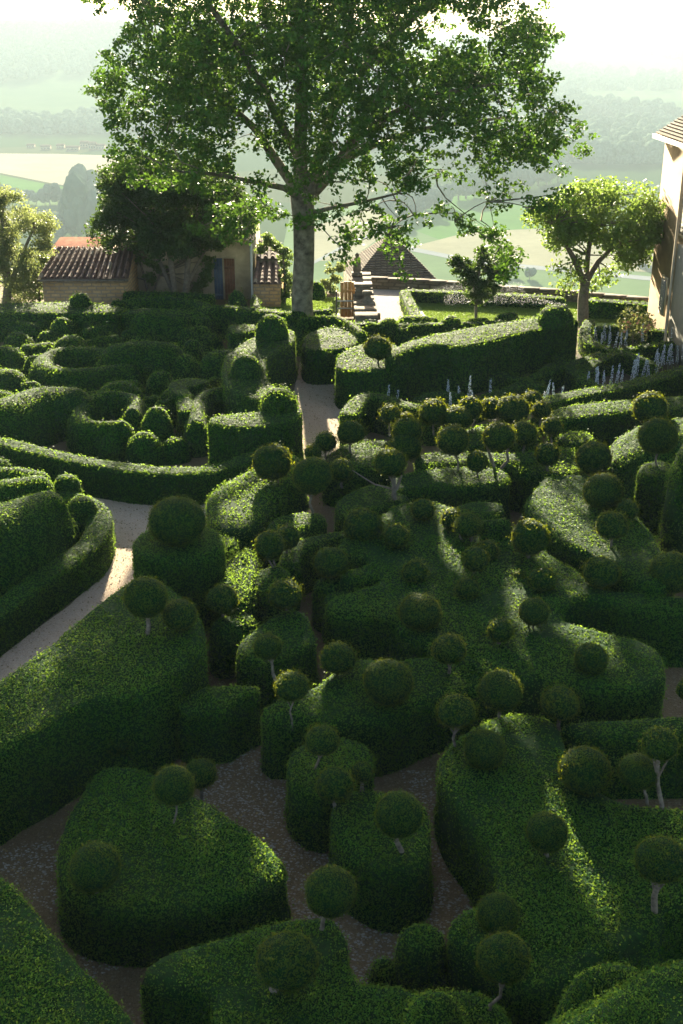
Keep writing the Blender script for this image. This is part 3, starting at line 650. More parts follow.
B = [
 (95,868,26,893,'ball sitting low on the left end of the rounded triangular island',{'h':.9}),
 (174,786,21,822,'ball on a thin stem at the upper edge of the rounded triangular island',{'h':.9,'sr':.02}),
 (146,597,22,636,'ball on a knobbly white stem on the very wide left hedge',{'sr':.05,'h':1.5}),
 (180,615,17,631,'dark stemless ball beside the white stemmed one on the wide left hedge',{'h':1.5}),
 (222,600,16,615,'ball at the foot of the sunlit narrow hedge below the two-tier topiary',{}),
 (268,647,14,674,'ragged leafy ball in front of the wedge shaped hedge, on a leaning pale stem',{'bx':276}),
 (285,595,17,612,'lumpy ball on the far point of the wedge shaped hedge',{'bx':288}),
 (270,545,15,571,'ball on two white forked stems beside the sunlit narrow hedge',{'bx':276,'fork':2,'sr':.025}),
 (287,538,13,556,'smaller dark ball right behind the white forked stems',{}),
 (331,563,17,577,'ball sitting on the drum shaped bush at left centre',{}),
 (338,659,18,676,'round ball on the far end of the bent hedge, left of the large squat ball',{}),
 (292,687,17,722,'ball on a thin straight stem at the left tip of the bent hedge',{'sr':.02}),
 (322,741,17,770,'ball on a slanted pale stem above the short hedge lobe',{'bx':314,'sr':.025}),
 (335,785,19,803,'shaggy ball between the short hedge lobe and the block hedge',{}),
 (362,773,11,784,'smallest ball beside the shaggy one in the lower middle',{}),
 (399,815,24,852,'ball on a stout pale stem on the dark block hedge, bottom centre',{'sr':.045}),
 (331,892,26,930,'yellow-green topped ball leaning over the gravel, bottom centre',{'bx':315,'sr':.035}),
 (287,962,30,990,'large ball on the bottom hedge with a pale stump showing under it',{'bx':268,'sr':.07}),
 (388,682,25,705,'large squat ball on the back of the bent hedge',{}),
 (456,712,19,752,'ball on a straight pale stem over the dark gap in the lower middle',{'sr':.03}),
 (485,750,21,768,'ball half sunk in the leafy upper corner of the broad sloping hedge',{}),
 (500,692,22,722,'ball standing before the front edge of the largest flat hedge',{}),
 (560,704,19,723,'brownish topped ball at the start of the straight narrow strip at right',{}),
 (449,650,17,676,'ball on a hidden stem at the front left step of the largest flat hedge',{}),
 (500,631,13,652,'small ball alone near the middle front of the largest flat hedge',{}),
 (420,613,20,632,'wide brownish ball on the left front corner of the largest flat hedge',{'sq':1.08}),
 (363,527,19,541,'wide ball at the far left end of the largest flat hedge',{'sq':1.08}),
 (397,537,13,553,'small ball right of the wide one at the far left of the largest flat hedge',{}),
 (415,573,13,586,'ball in the open left half of the largest flat hedge, below the small one',{}),
 (423,510,12,526,'ball on a short dark stem on the far edge of the largest flat hedge',{'sr':.05,'bark':'bark'}),
 (453,520,12,534,'left one of the paired leggy balls',{}),
 (468,526,14,548,'right one of the paired leggy balls, with dark bare legs',{'fork':3,'bark':'bark','sr':.03}),
 (487,552,12,563,'ball just behind the thin stemmed one near the hedge centre',{}),
 (475,559,13,582,'ball on a thin stem in the centre of the largest flat hedge',{'sr':.02}),
 (467,590,12,603,'small ball straight below the centre pair on the largest flat hedge',{}),
 (530,537,19,565,'tall ball on a thick leafy stem left of the slanting hedge',{'sr':.06,'bark':'bark'}),
 (542,580,13,595,'flattened ball below the tall thick stemmed one',{'sq':1.1}),
 (534,612,15,634,'rim-lit ball on tangled legs on the right half of the largest flat hedge',{'fork':3,'sr':.025}),
 (601,573,18,590,'dark ball near the notch between slanting and flat hedges',{}),
 (612,526,16,549,'ball on a short stem on the slanting hedge',{'h':1.35,'bark':'bark'}),
 (603,492,20,508,'large ball at the top of the slanting hedge',{'h':1.35}),
 (628,510,11,520,'small dark ball behind the large one of the slanting hedge',{'h':1.35}),
 (672,573,23,590,'large ball at the right edge beyond the slanting hedge',{}),
 (591,659,17,678,'ball near the right front edge of the largest flat hedge',{}),
 (594,458,18,480,'ball on a pale foot between the crowd and the curving hedge',{'fork':2,'sr':.03}),
 (658,437,20,468,'large ball on the dark square block at the right edge',{'h':1.5}),
 (650,408,17,421,'ball over the right end of the long straight sunlit strip',{}),
 (547,454,12,473,'small dark ball on a black stem, right side of the crowd',{'bark':'bark'}),
 (552,427,10,440,'small ball between two others at the right side of the crowd',{}),
 (541,411,10,422,'ball touching the left end of the long straight sunlit strip',{}),
 (533,401,10,412,'hindmost small ball at the right side of the crowd',{}),
 (513,410,16,425,'widest ball in the back row of the crowd',{'sq':1.1}),
 (491,409,12,421,'rim-lit ball in the back row between the widest and the leggy one',{}),
 (470,408,12,427,'leggy rim-lit ball in the back row of the crowd, white stems',{'fork':3,'sr':.022}),
 (456,419,14,433,'flattish ball below the leggy rim-lit one in the crowd',{'sq':1.1}),
 (434,413,15,430,'ball at the left of the back row of the crowd, near the pale flowers',{}),
 (524,434,14,449,'ball half hidden right of the forked stem one',{}),
 (499,437,16,471,'ball on a stout forked pale stem in the heart of the crowd',{'fork':2,'sr':.045}),
 (453,440,16,474,'ball with a twisted thin stem in the heart of the crowd',{'bx':460,'sr':.03}),
 (407,431,15,456,'ball over a tangle of dark twigs on the left of the crowd',{'bark':'bark','fork':4,'sr':.03,'bx':420}),
 (405,447,15,460,'flattened ball just below the twiggy one on the left of the crowd',{'sq':1.08}),
 (390,415,11,431,'leftmost small ball before the low looping hedge',{}),
 (406,420,8,430,'tiny ball peeping out behind the leftmost small ones of the crowd',{}),
 (351,433,14,454,'ball on a pale stem beside the end of the path',{'sr':.035}),
 (326,443,11,453,'small ball at the mouth of the sunlit path',{}),
 (313,453,9,459,'tiny half hidden ball at the mouth of the sunlit path',{}),
 (342,470,12,482,'dark little ball right of the tallest ball of left centre',{}),
 (390,463,16,500,'ball on a rough dead trunk with a long bare side branch',{'bx':396,'bark':'bark','sr':.07,'side':True}),
 (477,461,11,481,'small dark ball on a thin stem before the sunny hedge patch',{'bark':'bark','sr':.025}),
 (312,476,20,516,'tallest dark ball of left centre above the golden patched oval hedge',{'sr':.035}),
 (272,462,19,488,'ball on a short dark stem at the top of the leafy sunlit hedge',{'bx':277,'bark':'bark','fork':2,'sq':1.05}),
 (378,349,14,366,'ball tree on the bright tiered corner right of the path',{'h':1.3,'bark':'bark','sr':.04}),
 (547,832,21,862,'ball on a short stem left of the yellow light streak, lower right',{'bx':550,'sr':.04}),
 (585,771,26,794,'big dark ball at the top of the broad sloping hedge, lower right',{}),
 (638,772,20,806,'ball on a leaning bare stem beside the tall stemmed one, lower right',{'bx':653,'sr':.03}),
 (660,745,18,812,'highest standing ball on a long bare stem near the right edge',{'bx':664,'sr':.04}),
 (661,861,25,918,'ball on a tilted bare stem at the lower right edge',{'bx':653,'sr':.05}),
 (498,914,21,933,'stemless ball behind the white stemmed one at the bottom right of centre',{}),
 (503,959,26,1012,'ball on a thin white stem at the bottom right of centre',{'bx':490,'sr':.025}),
 (689,690,12,702,'ball cut in half by the right edge, middle height',{}),
 (201,774,16,792,'dark ball behind the rounded triangular island, right of the thin stemmed one',{'h':.5}),
 (118,743,13,757,'small dim ball in the shade between wide hedge and triangular island',{'h':.4}),
 (519,577,6,583,'tiniest knob of a ball left of the flattened one',{}),
]
for x, y, r, by, l, kw in B: ball(x, y, r, by, l, **kw)

# ================================================================== FLOWERS
def spike_mesh(seed):
    rr = np.random.default_rng(seed); g = MB(); g.tube([(0, 0, 0), (.01, 0, .5), (0, .01, .95)], [.012, .010, .006], 5)
    st = (g.v, g.f)
    Q = []; Fq = []; n = 110
    for i in range(n):
        z = .35 + .65 * rr.random(); rad = .085 * (1.15 - z) + .012; a = rr.random() * 6.28
        c = np.array([rad * math.cos(a), rad * math.sin(a), z]); d = rr.normal(0, 1, 3); d /= np.linalg.norm(d)
        u = np.cross(d, [0, 0, 1.0]); u /= np.linalg.norm(u); v = np.cross(d, u); s = rr.uniform(.014, .026)
        k = len(Q); Q += [c + u * s, c + v * s, c - u * s, c - v * s]; Fq.append((k, k + 1, k + 2, k + 3))
    return g, np.array(Q), Fq
SP = []
for s in range(3):
    g, Q, Fq = spike_mesh(s)
    a = g.build('stem', M['spike_stem']); b = put('blossom', Q, Fq, [M['spike']]); SP.append((a.data, b.data))
    bpy.data.objects.remove(a); bpy.data.objects.remove(b)
# (x, y of foot, height px, place words)
FL = [('in the pale flower bed behind the ball crowd', [(448,388,20),(468,398,32),(490,390,20),(451,403,18),(387,400,20),(396,403,18),(462,392,14),(475,400,16),(525,402,22)]),
      ('in the bed left of the oval flower knot', [(544,397,24),(556,397,26),(560,394,18),(541,396,14)]),
      ('inside the oval flower knot', [(588,378,14),(594,379,16),(600,380,18),(606,380,15),(611,379,17),(616,378,19),(621,376,18),(597,376,12),(632,372,20),(637,370,30),(642,368,22),(650,365,14),(635,364,16)]),
      ('in the upper flower bed near the house', [(603,340,20),(609,343,22),(614,341,18),(620,345,22),(612,333,14),(590,330,10),(598,330,10),(606,330,12),(644,333,14),(626,336,16)]),
      ('in the tall row at the right edge', [(654,360,20),(659,358,18),(664,357,24),(669,356,22),(674,355,24),(679,353,22),(684,352,24),(675,338,14),(681,337,14),(657,362,14)])]
for words, pts in FL:
    n = 0
    for x, y, hp in pts:
        p = at(x, y, .7); hh = (.62 + hp * depth(p) / F * .72) * random.uniform(.85, 1.12); p[2] = 0; sm, bm_ = SP[n % 3]; n += 1
        t = empty('flower_spike', tuple(float(q) for q in p), random.uniform(0, 6)); t.scale = (.7, .7, hh); t.rotation_euler.x = random.uniform(-.13, .13); t.rotation_euler.y = random.uniform(-.13, .13)
        tag(t, 'slender grey-blue flower spike ' + words, 'flower', 'flower spikes ' + words)
        for nm, d in (('stem', sm), ('blossom', bm_)):
            o = bpy.data.objects.new(nm, d); COL.objects.link(o); o.parent = t
def beds(name, px):
    P = [at(x, y, 0)[:2] for x, y in px]; put(name, np.array([(a, b, .012) for a, b in P]), [tuple(range(len(P)))], [M['soil']])['kind'] = 'structure'
beds('flower_bed', [(430,392),(520,378),(550,385),(600,330),(690,330),(760,360),(660,385),(540,412),(380,415),(345,405),(380,388)])
# rose bush
p = at(632, 348, 0); rb = empty('rose_bush', tuple(float(q) for q in p)); tag(rb, 'loose yellow-green rose bush with salmon blooms in the upper flower bed', 'bush')
def leaf_cloud(centres, radii, n, size, vb=0.0, flat=1.0, up=0.3):
    centres = np.asarray(centres); radii = np.asarray(radii)
    wgt = radii ** 2; idx = rng.choice(len(centres), n, p=wgt / wgt.sum())
    d = rng.normal(0, 1, (n, 3)); d /= np.linalg.norm(d, axis=1, keepdims=True)
    rr = radii[idx] * rng.random(n) ** .42
    P = centres[idx] + d * rr[:, None] * np.array([1, 1, flat])
    nn = rng.normal(0, 1, (n, 3)) + np.array([0, 0, up]) + d * .5; nn /= np.linalg.norm(nn, axis=1, keepdims=True)
    a = np.cross(nn, rng.normal(0, 1, (n, 3))); a /= np.linalg.norm(a, axis=1, keepdims=True); b = np.cross(nn, a)
    s = size * rng.uniform(.6, 1.35, n)[:, None]
    Q = np.stack([P + a * s * .5, P + b * s * .33, P - a * s * .5, P - b * s * .33], 1).reshape(-1, 3)
    cv = rng.normal(0, .12, len(centres))
    var = np.clip(.45 + cv[idx] + rng.normal(0, .2, n) + vb, 0, 1)
    return Q, np.arange(4 * n).reshape(-1, 4), var
Q, Fq, var = leaf_cloud([(-.3, 0, .9), (.3, 0, .8), (0, .2, 1.2), (0, -.1, .5), (.5, .1, 1.0)], [.5, .5, .5, .5, .35], 900, .11)
put('foliage', Q, Fq, [M['rose_leaf']], var=var, parent=rb)
Q, Fq, var = leaf_cloud([(-.4, -.4, .9), (.3, -.45, .8), (0, -.3, 1.2), (.5, -.3, .9)], [.25, .25, .25, .2], 46, .12)
put('blossoms', Q, Fq, [M['orange_petals']], parent=rb)
MB().tube([(0, 0, 0), (0, 0, .6)], [.04, .02]).build('stem', M['bark'], rb)

# ================================================================== TREES
def limb(g, pts, r0, r1, seg=8):
    n = len(pts); g.tube(pts, [r0 + (r1 - r0) * i / (n - 1) for i in range(n)], seg)
def curve(a, b, sag=.1, k=5):
    a = np.array(a, float); b = np.array(b, float); L = np.linalg.norm(b - a)
    o = rng.normal(0, 1, 3) * L * sag * .5; o[2] = abs(o[2]) * .6
    return [a * (1 - t) + b * t + o * math.sin(math.pi * t) for t in np.linspace(0, 1, k)]
def poly_in(x, y, P):
    c = False; n = len(P)
    for i in range(n):
        x1, y1 = P[i]; x2, y2 = P[(i + 1) % n]
        if (y1 > y) != (y2 > y) and x < (x2 - x1) * (y - y1) / (y2 - y1) + x1: c = not c
    return c
# the big lime/maple tree
base = at(303, 340, 0); TY = base[1]
big = empty('tall_lime_tree', tuple(float(q) for q in base)); tag(big, 'tall broad crowned tree with a mossy grey trunk standing over the garden', 'tree')
def W(px, py, dy=0): return aty(px, py, TY) * 1.0 + np.array([0, dy, 0]) - base
g = MB()
trunk_px = [(303,345),(303,330),(302,300),(304,260),(304,225),(302,195)]
rad_px = [14,11.3,10.3,10,10.3,11.5]
g.tube([W(x, y) for x, y in trunk_px], [r * 43.5 / F for r in rad_px], 18)
mains = [([(301,200),(300,150),(302,95),(300,40),(298,-20),(300,-90)], [0,0,-.3,-.3,.2,.5], .30, .10),
         ([(304,200),(318,160),(333,110),(345,60),(352,10),(370,-60)], [0,.2,.6,1.2,1.8,2.4], .25, .08),
         ([(303,205),(325,180),(350,140),(390,110),(430,90),(480,80)], [0,-.4,-1,-1.8,-2.6,-3.2], .20, .05),
         ([(300,195),(275,160),(255,130),(225,105),(180,90),(140,80)], [0,.2,.4,.8,1.2,1.4], .20, .05),
         ([(300,160),(280,120),(262,80),(240,40),(215,0),(190,-50)], [0,-.5,-1.3,-2.2,-3.2,-4.2], .18, .06),
         ([(303,185),(330,170),(370,150),(420,135),(470,130),(520,125)], [0,.6,1.2,2.0,3,3.6], .17, .05),
         ([(302,200),(285,185),(255,175),(220,165),(190,160)], [0,-.8,-1.8,-2.6,-3.4], .13, .04),
         ([(336,105),(370,60),(410,20),(450,-20),(480,-60)], [.6,.2,-.6,-1.4,-2.4], .15, .05),
         ([(301,110),(300,60),(290,10),(275,-50)], [0,1.4,3.0,4.4], .14, .05),
         ([(303,215),(330,205),(365,195),(395,185)], [0,-.8,-1.6,-2.2], .10, .03)]
nodes = []
for px, dy, r0, r1 in mains:
    pts = [W(x, y, d) for (x, y), d in zip(px, dy)]
    limb(g, pts, r0, r1, 10); nodes += pts[2:] + [(a_ + b_) / 2 for a_, b_ in zip(pts[2:-1], pts[3:])]
nodes = np.array(nodes)
crown_px = [(86,92),(100,62),(118,48),(122,22),(92,4),(95,-60),(150,-130),(240,-185),(330,-195),(420,-170),(490,-120),(525,-50),(545,15),(550,50),(545,85),(565,110),(583,148),(572,172),(545,188),(520,200),(500,178),(480,190),(462,182),(452,212),(438,196),(425,175),(412,205),(425,228),(408,240),(385,228),(352,232),(345,212),(330,205),(318,188),(296,192),(275,205),(255,208),(235,195),(205,200),(175,192),(150,196),(125,180),(112,160),(112,135),(92,112)]
cl = []; cr = []
cx0, rx0 = 325, 250
tries = 0
holes = [(432,36,15),(225,8,12),(470,20,8),(330,92,6),(205,215,16),(455,150,8)]
while len(cl) < 440 and tries < 120000:
    tries += 1
    x = rng.uniform(80, 590); y = rng.uniform(-200, 240)
    if not poly_in(x, y, crown_px): continue
    D = 7.8 * math.sqrt(max(.02, 1 - ((x - cx0) / rx0) ** 2)) * math.sqrt(max(.1, 1 - ((y - 20) / 240) ** 2))
    dy = rng.uniform(-1, 1) * D
    if y > 95: dy = -abs(dy)
    if dy < 0: dy *= .9
    sc = TY / (TY + dy)
    # keep silhouette: place through the same picture cell but at its own depth
    p = aty(x, y, TY + dy) - base
    if any((x - hx) ** 2 + (y - hy) ** 2 < (hr + 12) ** 2 for hx, hy, hr in holes): continue
    if p[2] < 1.5 + (17.5 + dy) * .306: continue
    edge = min(math.hypot(x - ax, y - ay) for ax, ay in crown_px)
    if edge < 9 and y > -20: continue
    r = .55 + min(1.05, edge / 55) * rng.uniform(.5, 1.0)
    if any(np.linalg.norm(p - q) < .55 * max(r, s) for q, s in zip(cl, cr)): continue
    cl.append(p); cr.append(r)
# hanging sprays
for x, y, r, dy in [(398,212,.7,-2),(402,232,.5,-2),(388,226,.45,-2),(490,228,.42,-1.5),(484,222,.35,-1.5),(498,236,.3,-1.5),(440,168,.6,-1),(350,228,.55,-1),(560,165,.5,0),(155,185,.5,1),(100,95,.45,0),(108,60,.4,0),(515,192,.45,0),(270,205,.4,-1),(345,205,.6,-1),(360,215,.5,-1.5),(405,190,.6,-2),(300,215,.35,-.8),(282,212,.35,-.8),(320,200,.5,-.6)] + [(rng.uniform(190,262), rng.uniform(205,236), .38, rng.uniform(-1,2.5)) for _ in range(16)] + [(x_ + rng.uniform(-6,6), y_ + rng.uniform(-5,5), rng.uniform(.35,.6), rng.uniform(-6,-4)) for x_, y_ in [(345,198),(352,208),(360,222),(372,205),(380,218),(388,232),(398,222),(410,232),(415,205),(428,195),(400,200),(440,188),(452,200),(446,212),(335,215),(350,235),(405,243),(392,205),(365,196),(480,185),(500,182),(520,190),(540,178),(325,192),(490,225),(484,232),(498,228)]]:
    cl.append(W(x, y, dy)); cr.append(r)
order = sorted(range(len(cl)), key=lambda i: np.linalg.norm(nodes - cl[i], axis=1).min())
NN = [np.array(q) for q in nodes]; wt = [0.0] * len(NN)
for i in order:
    p = cl[i]; arr = np.array(NN); d = np.linalg.norm(arr - p, axis=1) + np.array(wt) + np.clip(arr[:, 2] - p[2], 0, 2) * .3
    k_ = d.argmin(); q = arr[k_]; dd = np.linalg.norm(q - p)
    limb(g, curve(q, p, .3), .014 + .008 * min(dd, 3.5), .009, 5)
    NN.append(p * .85 + q * .15); wt.append(.35 + wt[k_] * .8)
limb(g, [W(478, 150, -1), W(484, 195, -1.5), W(490, 225, -1.5)], .02, .008, 5)
M['trunk_bark'] = plain('mossy_lime_bark', (.15, .135, .095), .95, .75, 3.2, .15, .12)
g.build('trunk', M['trunk_bark'], big, smooth=True)
# sub-clump the leaves so the crown reads as sprays
sc_c = []; sc_r = []
for p, r in zip(cl, cr):
    for _ in range(max(7, int(15 * r * r))):
        d = rng.normal(0, 1, 3); d /= np.linalg.norm(d)
        sc_c.append(p + d * r * rng.random() ** .4 * np.array([1, 1, .85])); sc_r.append(rng.uniform(.20, .38))
Q, Fq, var = leaf_cloud(sc_c, sc_r, 205000, .145, flat=.6, up=.8)
# gaps in the crown where sunbeams come through
sdv = np.array(sd[:]); cen = Q.reshape(-1, 4, 3).mean(1) + base; keep = np.ones(len(cen), bool)
beams = [((545, 782), (600, 900), 1.1, .15, 14), ((395, 515), (398, 560), 1.15, .26, 6), ((448, 500), (455, 560), 1.15, .24, 6), ((430, 640), (440, 680), 1.1, .2, 4), ((500, 715), (520, 760), 1.1, .3, 5),
         ((545, 500), (600, 555), 1.35, .34, 8), ((480, 472), (512, 474), 1.1, .45, 4), ((240, 495), (285, 462), 1.15, .5, 7), ((240, 555), (240, 600), 1.15, .35, 4), ((275, 518), (312, 514), 1.05, .32, 3), ((262, 835), (280, 850), .85, .22, 3),
         ((560, 615), (600, 640), 1.15, .24, 4), ((625, 430), (680, 420), 1.25, .5, 5), ((420, 455), (470, 452), 1.1, .35, 5), ((300, 665), (335, 675), 1.05, .22, 3), ((520, 590), (524, 640), 1.15, .2, 5), ((345, 440), (395, 442), 1.0, .4, 4), ((455, 430), (530, 430), 1.05, .45, 6)]
for (ax, ay), (bx_, by_), z_, rd_, n_ in beams:
    for t_ in np.linspace(0, 1, n_):
        o_ = at(ax + (bx_ - ax) * t_, ay + (by_ - ay) * t_, z_); v_ = cen - o_; pd = v_ @ sdv
        keep &= ((v_ - pd[:, None] * sdv) ** 2).sum(1) > rd_ ** 2
Q = Q.reshape(-1, 4, 3)[keep].reshape(-1, 3); var = var[keep]; Fq = np.arange(len(Q)).reshape(-1, 4)
put('crown', Q, Fq, [M['maple_leaf']], var=var, parent=big)

def small_tree(name, label, basepx, trunk, blobs, nleaf, lsize, leaf, rpx0=6, bark='bark', zb=0, sub=8, sr=(.15, .3), deep=1.0, up=.3, group=None, Y=None):
    b = at(basepx[0], basepx[1], zb) if Y is None else aty(basepx[0], basepx[1], Y); Y_ = b[1]
    t = empty(name, tuple(float(q) for q in b)); tag(t, label, 'tree', group)
    g = MB(); px = Y_ / F * 1.02
    nd = []
    for stem in trunk:
        pts = [aty(x, y, Y_ + dy) - b for x, y, dy, r in stem]
        g.tube(pts, [r * px for x, y, dy, r in stem], 8); nd += pts[1:]
    nd = np.array(nd); cc = []; rr = []
    for x, y, r, dy in blobs:
        p = aty(x, y, Y_ + dy) - b; R_ = r * px
        q = nd[np.linalg.norm(nd - p, axis=1).argmin()]; limb(g, curve(q, p, .2), .035, .008, 5)
        for _ in range(sub):
            d = rng.normal(0, 1, 3); d /= np.linalg.norm(d)
            cc.append(p + d * R_ * rng.random() ** .4 * [1, deep, .9]); rr.append(rng.uniform(*sr))
    g.build('trunk', M[bark], t, smooth=True)
    Q, Fq, var = leaf_cloud(cc, rr, nleaf, lsize, flat=.7, up=up)
    put('crown', Q, Fq, [M[leaf]], var=var, parent=t); return t
def blobs_in(P, n, r0, r1, D, cx, hw):
    out = []; 
    xs = [a for a, b in P]; ys = [b for a, b in P]
    while len(out) < n:
        x = rng.uniform(min(xs), max(xs)); y = rng.uniform(min(ys), max(ys))
        if poly_in(x, y, P): out.append((x, y, rng.uniform(r0, r1), rng.uniform(-1, 1) * D * math.sqrt(max(.05, 1 - ((x - cx) / hw) ** 2))))
    return out
small_tree('evergreen_tree', 'dark dense evergreen tree with pale bare stems before the cream cottage', (180, 305),
  [[(178,315,0,4),(175,295,0,3.2),(172,270,0,3),(168,240,0,2.5)], [(184,315,.2,4),(186,290,.2,3.5),(188,262,.3,3),(190,235,.3,2.5)], [(176,300,.2,2.5),(160,262,.4,1.8)], [(187,285,.2,2),(205,250,.5,1.5)]],
  blobs_in([(92,205),(105,180),(140,160),(200,160),(236,180),(240,205),(228,228),(215,240),(190,248),(150,250),(120,246),(100,235)], 120, 9, 15, 2.4, 172, 90), 60000, .13, 'dark_leaf', zb=0, sub=10, sr=(.25, .5))
small_tree('garden_tree', 'light green wide spreading tree before the ochre house', (583, 326),
  [[(583,328,0,6),(583,300,0,5.2),(585,280,0,5)], [(584,285,0,3.5),(576,262,-.3,3),(566,245,-.6,2),(556,225,-.8,1.2)], [(585,283,0,3.5),(598,262,.3,2.6),(615,245,.5,1.6),(640,232,.8,1)], [(585,285,0,3),(588,255,0,2.4),(592,225,0,1.4),(595,205,0,.8)]],
  blobs_in([(531,214),(545,200),(565,195),(590,183),(615,186),(645,190),(670,205),(672,222),(678,235),(660,250),(640,258),(620,258),(600,240),(580,235),(560,250),(545,240),(533,228)], 150, 6, 10, 2.0, 603, 75)
  + [(572,275,8,-.5),(565,285,7,-.3),(600,280,8,.3),(610,272,7,.3),(625,265,6,.5),(558,268,5,-.5),(590,288,7,0),(578,262,8,-.2)], 25000, .14, 'light_leaf', zb=0, sub=8, sr=(.28, .55), up=.8)
small_tree('young_tree', 'small dark vase shaped tree on the edge of the sprinkled lawn', (476, 322),
  [[(476,324,0,1.6),(476,305,0,1.5),(477,292,0,1.3),(479,265,0,.8)], [(477,296,0,1),(465,265,-.2,.6)], [(477,296,0,1),(494,268,.2,.6)]],
  blobs_in([(452,258),(462,256),(475,262),(480,248),(492,254),(510,262),(506,278),(495,290),(486,302),(474,304),(466,290),(456,274)], 90, 3, 5, .6, 480, 30), 7500, .12, 'dark_leaf', zb=0, sub=5, sr=(.12, .24), up=.2)
small_tree('feathery_tree', 'feathery yellow-green tree cut by the left edge beside the barn', (8, 308),
  [[(6,310,0,5),(8,285,0,4),(5,250,0,3),(2,215,0,2)], [(8,290,0,3),(22,255,0,2),(35,225,0,1)]],
  blobs_in([(-20,195),(10,192),(30,198),(48,215),(50,240),(42,262),(38,290),(30,303),(12,303),(8,280),(-20,285)], 90, 6, 10, 1.6, 12, 45), 30000, .09, 'willow_leaf', zb=0, sub=8, sr=(.2, .4), up=0)
small_tree('climbing_shrub', 'bright climbing shrub at the right end of the tiled lean-to', (284, 303),
  [[(284,304,0,2),(285,280,0,1.5),(283,255,0,1)]],
  [(282,250,7,0),(286,262,7,.2),(284,275,7,0),(290,288,7,0),(283,296,6,-.2),(276,246,6,0),(268,240,6,-.3),(262,250,4,-.4)], 3200, .12, 'ivy_leaf', zb=0, sub=6)
small_tree('leafy_shrub', 'sunny leafy shrub hanging under the dark tree against the cottage', (140, 300),
  [[(150,302,0,1.5),(145,280,0,1.2),(140,262,0,1)], [(150,300,0,1.3),(160,275,0,1)]],
  [(135,258,7,0),(148,262,7,0),(160,268,6,.1),(128,268,5,0),(125,275,4,0),(150,278,5,0),(207,262,6,-.2),(218,248,6,-.3),(228,238,6,-.3),(240,232,6,-.3),(205,275,5,0),(200,285,5,0),(250,225,5,-.3),(195,292,5,0)], 4600, .12, 'ivy_leaf', zb=0, sub=6)
small_tree('pale_shrub', 'pale wispy shrub between the lime tree trunk and the stone stair', (330, 300),
  [[(331,303,0,1.2),(330,285,0,1),(334,268,0,.6)]],
  [(330,270,5,0),(336,278,5,0),(326,284,6,0),(332,290,6,0),(322,294,5,0),(340,268,4,0)], 1500, .12, 'willow_leaf', zb=-.3, sub=5)
small_tree('barn_ivy', 'reddish green ivy clinging to the left corner of the barn', (38, 302),
  [[(40,304,0,1.5),(38,280,0,1.2),(42,258,0,1)]],
  [(36,285,6,0),(40,270,6,0),(45,258,5,0),(38,296,6,0),(48,290,6,.3),(56,294,6,.3),(63,298,5,.3),(30,275,6,0),(50,270,4,.2)], 2600, .11, 'ivy_leaf', zb=0, sub=6)
# ================================================================== BUILDINGS
def v3(p): return tuple(float(q) for q in p)
def tile_roof(name, A, B_, C_, D, parent, tw=.24, th=.34):
    """rows of curved tiles on the quad A(eave left) B(eave right) C(ridge right) D(ridge left)"""
    A, B_, C_, D = map(np.array, (A, B_, C_, D)); g = MB()
    Lw = np.linalg.norm(B_ - A); Lh = np.linalg.norm(D - A); nu = max(2, int(Lw / tw)); nv = max(2, int(Lh / th))
    nrm = np.cross(B_ - A, D - A); nrm /= np.linalg.norm(nrm)
    def P(u, v, h): return (A * (1 - u) + B_ * u) * (1 - v) + (D * (1 - u) + C_ * u) * v + nrm * h
    g.quad(v3(P(0, 0, 0)), v3(P(1, 0, 0)), v3(P(1, 1, 0)), v3(P(0, 1, 0)), .1)
    rr = np.random.default_rng(3)
    for i in range(nu):
        for j in range(nv):
            u0 = i / nu; u1 = (i + .62) / nu; v0 = j / nv - .02; v1 = (j + 1.05) / nv
            var = float(np.clip(rr.normal(.45, .25), 0, 1)); o = rr.uniform(-.012, .012)
            arc = [(0, .015), (.2, .085), (.5, .115), (.8, .085), (1, .015)]
            for k in range(4):
                a0, h0 = arc[k]; a1, h1 = arc[k + 1]; ua = u0 + (u1 - u0) * a0; ub = u0 + (u1 - u0) * a1
                g.quad(v3(P(ua, v0, h0 + .03 + o)), v3(P(ub, v0, h1 + .03 + o)), v3(P(ub, v1, h1 + o)), v3(P(ua, v1, h0 + o)), var)
    return g.build(name, M['tiles'], parent)
# barn
barn = empty('stone_barn', v3(aty(85, 303, 46.8) * [1, 1, 0])); ob = np.array(barn.location)
tag(barn, 'low golden stone barn with an old clay tile roof at the back left', 'barn')
xl, xr = aty(42, 280, 46.8)[0] - ob[0], aty(126, 280, 46.8)[0] - ob[0]; zt = aty(85, 277, 46.8)[2]
MB().box(xl, xr, 0, 4.2, -1, zt).build('wall', M['barn_stone'], barn)
zr = aty(85, 249, 49.2)[2]
tile_roof('roof', (xl - .1, -.25, zt - .02), (xr + .15, -.25, zt - .02), (xr + .0, 2.4, zr), (xl + 0.15, 2.4, zr), barn)
tile_roof('roof', (xr + .0, 4.8, zt), (xl - .1, 4.8, zt), (xl + .15, 2.42, zr - .01), (xr, 2.42, zr - .01), barn)
g = MB(); g.prism([(xl + .02, 0.01, zt), (xl + .02, 4.19, zt), (xl + .02, 2.4, zr - .05)], [(xl + .3, 0.01, zt), (xl + .3, 4.19, zt), (xl + .3, 2.4, zr - .05)], 0)
g.build('gable', M['barn_stone'], barn); g = MB(); g.prism([(xr - .3, 0.01, zt), (xr - .3, 4.19, zt), (xr - .3, 2.4, zr - .05)], [(xr - .02, 0.01, zt), (xr - .02, 4.19, zt), (xr - .02, 2.4, zr - .05)], 0)
g.build('gable', M['barn_stone'], barn)
g = MB(); g.box(xl - .1, xr + .15, -.33, -.26, zt - .12, zt - .04); g.build('gutter', M['old_stone'], barn)
